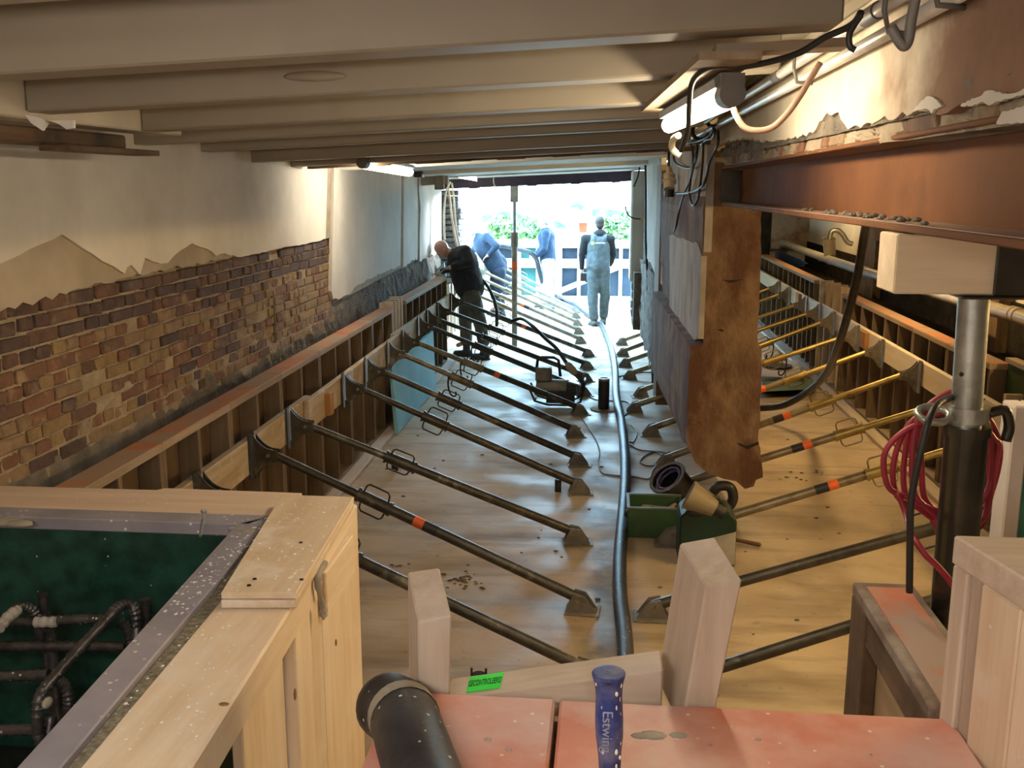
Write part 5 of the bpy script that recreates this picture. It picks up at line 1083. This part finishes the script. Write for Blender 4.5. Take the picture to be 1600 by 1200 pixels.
# ================================================================== PEOPLE
SKIN = m_flat('skin', (0.55, 0.29, 0.20), 0.5); HAIRM = m_flat('dark_hair', (0.035, 0.028, 0.022), 0.7); HAIRG = m_flat('greying_hair', (0.20, 0.18, 0.17), 0.8)
def cloth(name, c, sc=14): return m_noise(name, tuple(q*.72 for q in c), tuple(q*1.2 for q in c), sc, 0.9, bs=0.3, bd=.01)
_ct = bpy.data.textures.new('folds', 'CLOUDS'); _ct.noise_scale = 0.16; _ct.noise_depth = 3
def soft(ob, vox, fold=0.0, it=4):
    m = ob.modifiers.new('remesh', 'REMESH'); m.mode = 'VOXEL'; m.voxel_size = vox; m.use_smooth_shade = True
    s = ob.modifiers.new('smooth', 'SMOOTH'); s.factor = 0.5; s.iterations = it
    if fold:
        d = ob.modifiers.new('folds', 'DISPLACE'); d.texture = _ct; d.strength = fold; d.mid_level = 0.5; d.texture_coords = 'GLOBAL'
def hand(m, w, d, n, s, curl=0.6, k=1.0):
    """palm and five bent fingers: w wrist, d pointing direction, n palm normal, s side of the thumb"""
    d, n, s = V(d).normalized(), V(n).normalized(), V(s).normalized(); c = w+d*.045*k
    m.cap(w, w+d*.03*k, .024, .030, 8)
    for t in (-.026, -.009, .009, .026): m.cap(w+d*.02+s*t*.7, w+d*.088*k+s*t, .014, .0115, 8)
    for t, L in ((.027, .070), (.009, .080), (-.009, .074), (-.027, .058)):
        p = w+d*.088*k+s*t; a = 0
        for q, fr in enumerate((.45, .32, .23)):
            a += curl*(.5, .7, .5)[q]; e = p+(d*math.cos(a)+n*math.sin(a))*L*fr; m.cap(p, e, .0098-.0012*q, .0088-.0012*q, 8); p = e
    p = w+d*.030+s*.026; e = p+(d*.7+s*.75+n*.25).normalized()*.042; m.cap(p, e, .013, .0105, 8); m.cap(e, e+(d*.95+s*.1+n*.35).normalized()*.034, .0105, .0085, 8)
def person(label, J, face, hands, top, legs, shoe, bulk=1.0, hair=None, crown=None, group=None, vox=.009, hood=False, bib=None, lb=1.0):
    J = {k: V(p) for k, p in J.items()}; f = V(face).normalized()
    foot = (J['la']+J['ra'])/2; t = empty('person', (foot.x, foot.y, 0), label, 'person', group)
    up_ = (J['head']-J['neck']).normalized(); f = (f-up_*f.dot(up_)).normalized(); sd = up_.cross(f)
    rot = Matrix((sd, f, up_)).transposed(); h = J['head']; b = MB()
    q = lambda x, y, z: h+rot @ V((x, y, z))
    b.ball(q(0, -.012, .022), (.076, .096, .094), 20, 14, rot); b.ball(q(0, .030, -.035), (.057, .062, .082), 16, 10, rot); b.ball(q(0, .052, -.088), (.030, .026, .024), 10, 8, rot)
    b.cap(q(0, .092, .008), q(0, .112, -.030), .009, .015, 8); b.ball(q(0, .083, .028), (.052, .018, .013), 10, 6, rot)
    b.ball(q(0, .088, -.060), (.024, .012, .010), 8, 6, rot)
    for s in (-1, 1): b.ball(q(.077*s, -.004, -.008), (.012, .022, .034), 10, 8, rot)
    b.cap(J['neck'], h-up_*.05-f*.01, .060, .052, 12)
    b.cap(J['neck']-up_*.02, J['chest'], .075, .125, 12); b.cap(J['chest'], J['pelvis'], .125*bulk, .125*bulk, 14)
    for s in 'lr':
        b.cap(J['chest'].lerp(J[s+'s'], .4), J[s+'s'], .075, .058, 12); b.cap(J[s+'s'], J[s+'e'], .050, .040, 12); b.cap(J[s+'e'], J[s+'w'], .039, .027, 12)
        b.cap(J['pelvis'], J[s+'h'], .10, .092, 12); b.cap(J[s+'h'], J[s+'k'], .083, .056, 12); b.cap(J[s+'k'], J[s+'a'], .054, .036, 12)
        b.cap(J[s+'a'], J[s+'a']+V((f.x, f.y, 0)).normalized()*.12-V((0, 0, .05)), .036, .03, 10)
    for (s, d, n, th, cu) in hands: hand(b, J[s+'w'], d, n, th, cu)
    body = b.build('body', SKIN, t); soft(body, vox, 0, 2)
    for s in (-1, 1): MB().ball(q(.031*s, .084, .010), (.011, .008, .007), 8, 6, rot).build('eye', INK, t, smooth=True)
    if hair:
        m = MB(); m.ball(q(0, -.020, .034), (.082, .100, .092), 18, 12, rot); m.ball(q(0, -.050, -.02), (.070, .062, .07), 14, 8, rot)
        ob = m.build('hair', hair, t); soft(ob, .010, .004, 3)
    j = MB(); g = 1.12
    j.cap(J['neck']-up_*.03, J['chest'], .092, .160*bulk, 14); j.cap(J['chest'], J['pelvis'], .162*bulk, .155*bulk, 16)
    c2 = J['ls']-J['rs']
    for s in 'lr':
        e = 1 if s == 'l' else -1
        j.cap(J['chest']+c2*.12*e, J['pelvis']+c2*.14*e, .135*bulk, .125*bulk, 14)
        j.cap(J['chest'].lerp(J[s+'s'], .35), J[s+'s'], .10, .080, 12); j.cap(J[s+'s'], J[s+'e'], .074, .062, 12); j.cap(J[s+'e'], J[s+'w'].lerp(J[s+'e'], .08), .060, .042, 12)
    if hood: j.ball(J['neck']-f*.055-up_*.015, (.115, .085, .075), 14, 8, rot); j.ball(J['neck']-f*.08-up_*.09, (.085, .05, .09), 12, 8, rot)
    ob = j.build('jacket', top, t); soft(ob, .014, .028, 5)
    l = MB(); l.cap(J['pelvis'], J['pelvis']+V((0, 0, .06)), .150*bulk, .150*bulk, 14)
    for s in 'lr':
        l.cap(J['pelvis'].lerp(J[s+'h'], .6), J[s+'h'], .125, .120, 12); l.cap(J[s+'h'], J[s+'k'], .112*lb, .088*lb, 14); l.cap(J[s+'k'], J[s+'a']+V((0, 0, .02)), .087*lb, .074*lb, 14)
    if bib:
        l.cap(J['pelvis'], J['chest'], .168*bulk, .172*bulk, 16)
        for s in 'lr':
            e = 1 if s == 'l' else -1
            l.cap(J['pelvis']+c2*.15*e, J['chest']+c2*.12*e-V((0, 0, .03)), .140*bulk, .142*bulk, 14)
            l.tube(spline([J['chest']+c2*.17*e-f*.13, J['chest'].lerp(J['neck'], .55)+c2*.20*e-f*.125, J['neck']+c2*.20*e-f*.03-up_*.02, J['neck']+c2*.2*e+f*.08-up_*.06], 5), .034, 8)
    ob = l.build('overalls' if bib else 'trousers', legs, t); soft(ob, .014, .034, 5)
    for s in 'lr':
        a = J[s+'a']; fd = V((f.x, f.y, 0)).normalized() if (s+'f') not in J else J[s+'f'].normalized(); o = MB()
        o.cap(V((a.x, a.y, a.z+.06)), V((a.x, a.y, .05)), .054, .052, 12); o.cap(V((a.x, a.y, .045))-fd*.035, V((a.x, a.y, .040))+fd*.15, .046, .040, 12)
        ob = o.build('boot', shoe, t); soft(ob, .011, 0, 3)
        so_ = MB(); so_.prism([V((a.x, a.y, .001))+fd*(.055*math.cos(k)+ (.15 if math.cos(k) > 0 else -.035))+V((-fd.y, fd.x, 0))*.047*math.sin(k) for k in [i*.3927 for i in range(16)]], (0, 0, .022)); so_.build('sole', CABLE, ob)
    return t
def at(Y): return lambda u, v, dy=0.0: P(u, v, Y=Y+dy)
# bald worker leaning over the end of the left formwork
g = at(12.95)
J = dict(head=g(691, 389, -.05), neck=g(706, 396), chest=g(722, 408), pelvis=g(734, 449), ls=g(716, 401, .17), rs=g(727, 392, -.18), re=g(735, 410, -.26), rw=g(706, 417, -.20), le=g(706, 420, .22), lw=g(690, 424, .12),
         lh=g(733, 460, .10), rh=g(737, 460, -.10), lk=g(727, 496, .14), rk=g(748, 497, -.12), la=g(729, 534, .12), ra=g(756, 536, -.10))
person('bald worker in black jacket and grey work trousers leaning over the left formwork', J, (-.85, -.12, -.52), [('r', (-.9, .05, -.25), (0, 0, -1), (0, 1, 0), .5), ('l', (-.9, 0, -.3), (0, 0, -1), (0, -1, 0), .5)],
       cloth('black_jacket', (.026, .026, .030)), cloth('grey_trousers', (.115, .108, .086)), m_flat('worn_boots', (.035, .033, .03), .7), bulk=1.28, lb=1.08)
# worker in blue, bending over the sunlit formwork
g = at(17.2)
J = dict(head=g(733, 368, -.05), neck=g(744, 371), chest=g(755, 382), pelvis=g(777, 416), ls=g(748, 378, .2), rs=g(760, 370, -.2), re=g(776, 384, -.34), rw=g(764, 398, -.22), le=g(738, 396, .24), lw=g(731, 412, .15),
         lh=g(776, 424, .10), rh=g(781, 424, -.10), lk=g(772, 455, .13), rk=g(780, 455, -.12), la=g(778, 480, .12), ra=g(784, 480, -.10))
person('worker in dark blue sweater and trousers bending over the formwork outside', J, (-.8, -.2, -.45), [('r', (-.7, .2, -.5), (0, 0, -1), (0, 1, 0), .6), ('l', (-.8, 0, -.5), (0, 0, -1), (0, -1, 0), .6)],
       cloth('blue_sweater', (.007, .019, .040)), cloth('navy_trousers', (.007, .014, .030)), m_flat('dark_boots', (.02, .02, .03), .7), bulk=1.15, hair=HAIRG)
# hose handler
g = at(18.4)
J = dict(head=g(848, 347), neck=g(852, 359), chest=g(854, 370), pelvis=g(856, 404), ls=g(851, 365, .19), rs=g(853, 364, -.19), re=g(851, 388, -.24), rw=g(840, 400, -.12), le=g(847, 386, .24), lw=g(838, 398, .08),
         lh=g(854, 411, .10), rh=g(857, 411, -.10), lk=g(849, 438, .12), rk=g(858, 440, -.12), la=g(851, 466, .12), ra=g(860, 468, -.10))
person('worker in blue jacket and pale trousers holding the concrete hose outside', J, (-1, -.1, -.25), [('r', (-.9, .1, -.1), (.1, .3, -1), (0, 0, 1), 1.0), ('l', (-.9, -.1, -.1), (.1, -.3, -1), (0, 0, 1), 1.0)],
       cloth('blue_jacket', (.009, .027, .058)), cloth('pale_trousers', (.50, .55, .56)), m_flat('grey_boots', (.2, .2, .2), .7), hair=HAIRG)
# man in grey overalls seen from behind
g = at(16.2)
J = dict(head=g(937, 349), neck=g(937, 364), chest=g(935, 378), pelvis=g(934, 415), ls=g(915, 373), rs=g(954, 374), le=g(909, 398, .0), lw=g(909, 420, .03), re=g(958, 398, .10), rw=g(953, 414, .26),
         lh=g(928, 421), rh=g(942, 421), lk=g(926, 459, -.02), rk=g(945, 459, .06), la=g(928, 497, -.06), ra=g(943, 494, .12))
J['lf'] = V((-.35, .9, 0)); J['rf'] = V((.1, 1, 0))
od = person('man in grey bib overalls and dark hoodie seen from behind in the opening', J, (-.1, 1, 0), [('l', (.1, .2, -1), (1, 0, 0), (0, 1, 0), .7), ('r', (-.4, .8, .1), (-.5, 0, -.6), (0, 0, 1), .9)],
       cloth('dark_hoodie', (.010, .0105, .013)), cloth('grey_overalls', (.085, .108, .120)), m_flat('grey_shoes', (.10, .10, .10), .7), hair=HAIRM, hood=True, bib=True, bulk=.98, lb=1.05)
yb = J['chest'].y-.195
c = g(924, 379); lo_ = MB().box(c.x, c.x+.045, yb-.012, yb+.004, c.z-.024, c.z+.024).build('logo_square', m_flat('lime_print', (.55, .75, .12), .6), od)
ld = MB(); x = c.x+.06
for k, w in enumerate((.014, .018, .02, .016, .018, .014, .02, .016, .018)):
    ld.box(x, x+w*.55, yb-.012, yb+.004, c.z-.008, c.z+.016); ld.box(x, x+w*.8, yb-.012, yb+.004, c.z-.008, c.z-.002); x += .019
ld.build('back_print', WHITEP, od)
MB().box(J['lw'].x-.02, J['lw'].x+.10, J['lw'].y-.03, J['lw'].y+.05, J['lw'].z-.20, J['lw'].z-.065).cyl(J['lw']+V((.03, .01, -.09)), J['lw']+V((.09, .03, -.22)), .028, 10).build('black_remote', CABLE, None, bevel=.01, label='black remote control in the hand of the man in overalls', cat='remote control')
# tripod-like grey bucket in the masonry corner behind the bald man
MB().prism([P(683, 420, Y=13.4), P(665, 412, Y=13.4), P(668, 432, Y=13.4), P(684, 440, Y=13.4), P(697, 432, Y=13.4), P(694, 410, Y=13.4)], (0, .02, 0)).build('plastic_sheet', LBLUE, None, label='crumpled pale blue sheet on the wall behind the bald worker', cat='sheet')

# ================================================================== OUTSIDE
LEAF = [m_flat('hedge_leaf_a', (.09, .19, .035), .5), m_flat('hedge_leaf_b', (.22, .30, .11), .5), m_flat('hedge_leaf_c', (.03, .085, .025), .5)]
def bush(c, r, n, label, name='hedge_bush', grp='bushes beyond the outdoor formwork'):
    t = empty(name, (c[0], c[1], 0), label, 'bush', grp); c = V(c); r = V(r); rr = random.Random(int(c.x*100+c.y)); ms = [MB(), MB(), MB()]
    for k in range(n):
        p = V((rr.gauss(0, 1), rr.gauss(0, 1), rr.gauss(0, 1))).normalized()*(rr.random()**.4); p = c+V((p.x*r.x, p.y*r.y, p.z*r.z))
        u = V((rr.gauss(0, 1), rr.gauss(0, 1), rr.gauss(0, 1))).normalized(); w = u.orthogonal().normalized(); s = rr.uniform(.06, .12)
        ms[rr.choice((0, 0, 1, 1, 2))].add([p-u*s, p+w*s*.45-u*s*.1, p+u*s, p-w*s*.45-u*s*.1], [(0, 1, 2, 3)])
    for m, mt in zip(ms, LEAF): o = m.build('leaves', mt, t); o['kind'] = 'stuff'
    b = MB()
    for k in range(5): b.tube([V((c.x+rr.uniform(-.2, .2), c.y, 0)), V((c.x+rr.uniform(-r.x, r.x)*.6, c.y+rr.uniform(-.2, .2), c.z))], [.03, .01], 6)
    b.build('stem', WOLD['z'], t)
for u, v, y, r, lab in ((794, 363, 24, (.58, .45, .45), 'left green bush seen beside the slim prop outside'), (828, 364, 25.3, (.5, .4, .42), 'green bush right of the slim prop, behind the hose worker'), (960, 362, 24.6, (.36, .4, .42), 'green bush just right of the man in overalls'), (986, 356, 26, (.42, .4, .52), 'green bush at the right end of the opening'), (976, 380, 22.8, (.33, .3, .25), 'low green bush by the right jamb of the opening')):
    bush(P(u, v, Y=y), r, 520, lab)
NET = m_flat('turquoise_net', (.08, .36, .32), .6)
for k, (pix, lab) in enumerate((([(752, 338), (775, 332), (800, 330), (818, 338), (836, 345)], 'turquoise safety net draped above the left bushes'), ([(850, 342), (866, 344), (884, 352)], 'turquoise safety net draped right of the hose worker'), ([(925, 327), (945, 326), (972, 330)], 'turquoise safety net draped above the right bushes'))):
    top_ = spline([P(u, v, Y=27+.2*math.sin(u)) for u, v in pix], 5); m = MB(); n = len(top_)
    m.add(top_+[p+V((0, .12*math.sin(i), -.16-.05*math.sin(i*1.3))) for i, p in enumerate(top_)]+[p+V((0, .015, 0)) for p in top_]+[p+V((0, .015+.12*math.sin(i), -.16-.05*math.sin(i*1.3))) for i, p in enumerate(top_)],
          [(i, i+1, n+i+1, n+i) for i in range(n-1)]+[(2*n+i, 3*n+i, 3*n+i+1, 2*n+i+1) for i in range(n-1)]+[(i, 2*n+i, 2*n+i+1, i+1) for i in range(n-1)])
    m.build('safety_net', NET, None, smooth=True, label=lab, cat='net', group='safety nets outside')
    for e in (0, -1): p = top_[e]; q = MB().cyl((p.x, p.y+.06, -.02), (p.x, p.y+.06, p.z+.1), .02, 8); q.build('net_pole', PALEW['z'], None, label=('left' if e == 0 else 'right')+' thin pole of the '+lab.replace('turquoise ', '').replace(' draped', ''), cat='pole')
p = P(911, 356, Y=22.2); ot = empty('orange_bin', (p.x, p.y, 0), 'orange bin on a pale stack beyond the outdoor formwork', 'bin')
MB().hexa([(p.x-.08, p.y-.1, p.z-.10), (p.x+.08, p.y-.1, p.z-.10), (p.x+.08, p.y+.1, p.z-.10), (p.x-.08, p.y+.1, p.z-.10), (p.x-.10, p.y-.12, p.z+.10), (p.x+.10, p.y-.12, p.z+.10), (p.x+.10, p.y+.12, p.z+.10), (p.x-.10, p.y+.12, p.z+.10)]).build('bin_body', m_flat('orange_plastic', (.36, .035, .004), .5), ot, bevel=.01)
MB().box(p.x-.11, p.x+.11, p.y-.13, p.y+.13, p.z+.10, p.z+.115).build('bin_rim', m_flat('orange_rim', (.40, .06, .012), .5), ot)
pp2 = p
for k in range(3):
    MB().box(p.x-.50, p.x+.16, p.y-.2, p.y+.2, p.z-.10-.085*(k+1), p.z-.10-.085*k-.02).build('stacked_plank', PALEW['x'], None, label=('top', 'middle', 'bottom')[k]+' yellowish plank of the stack under the orange bin', cat='plank', group='planks stacked outside')
MB().box(p.x-.45, p.x+.1, p.y-.15, p.y+.15, -.02, p.z-.36).build('trestle', PALEW['z'], None, label='pale trestle carrying the plank stack outside', cat='trestle')
p = P(900, 322, Y=24); t = empty('street_lantern', p, 'dark lantern hanging from a wire above the street', 'lantern')
MB().tube([p+V((-.13, 0, -.02)), p+V((-.02, 0, .03)), p+V((.08, 0, .05)), p+V((.12, 0, -.02)), p+V((.10, 0, -.09))], [.03, .07, .08, .09, .04], 10).build('lantern_hood', m_flat('lantern_grey', (.06, .09, .12), .5), t, smooth=True)
MB().cyl(p+V((.02, 0, .05)), p+V((.02, 0, .20)), .018, 8).build('hanger', m_flat('lantern_green', (.10, .28, .20), .5), t)
MB().tube([p+V((-8, 0, .55)), p+V((-3, 0, .30)), p+V((.02, 0, .20)), p+V((4, 0, .35)), p+V((8, 0, .6))], .008, 6).build('wire', CABLEW, t)
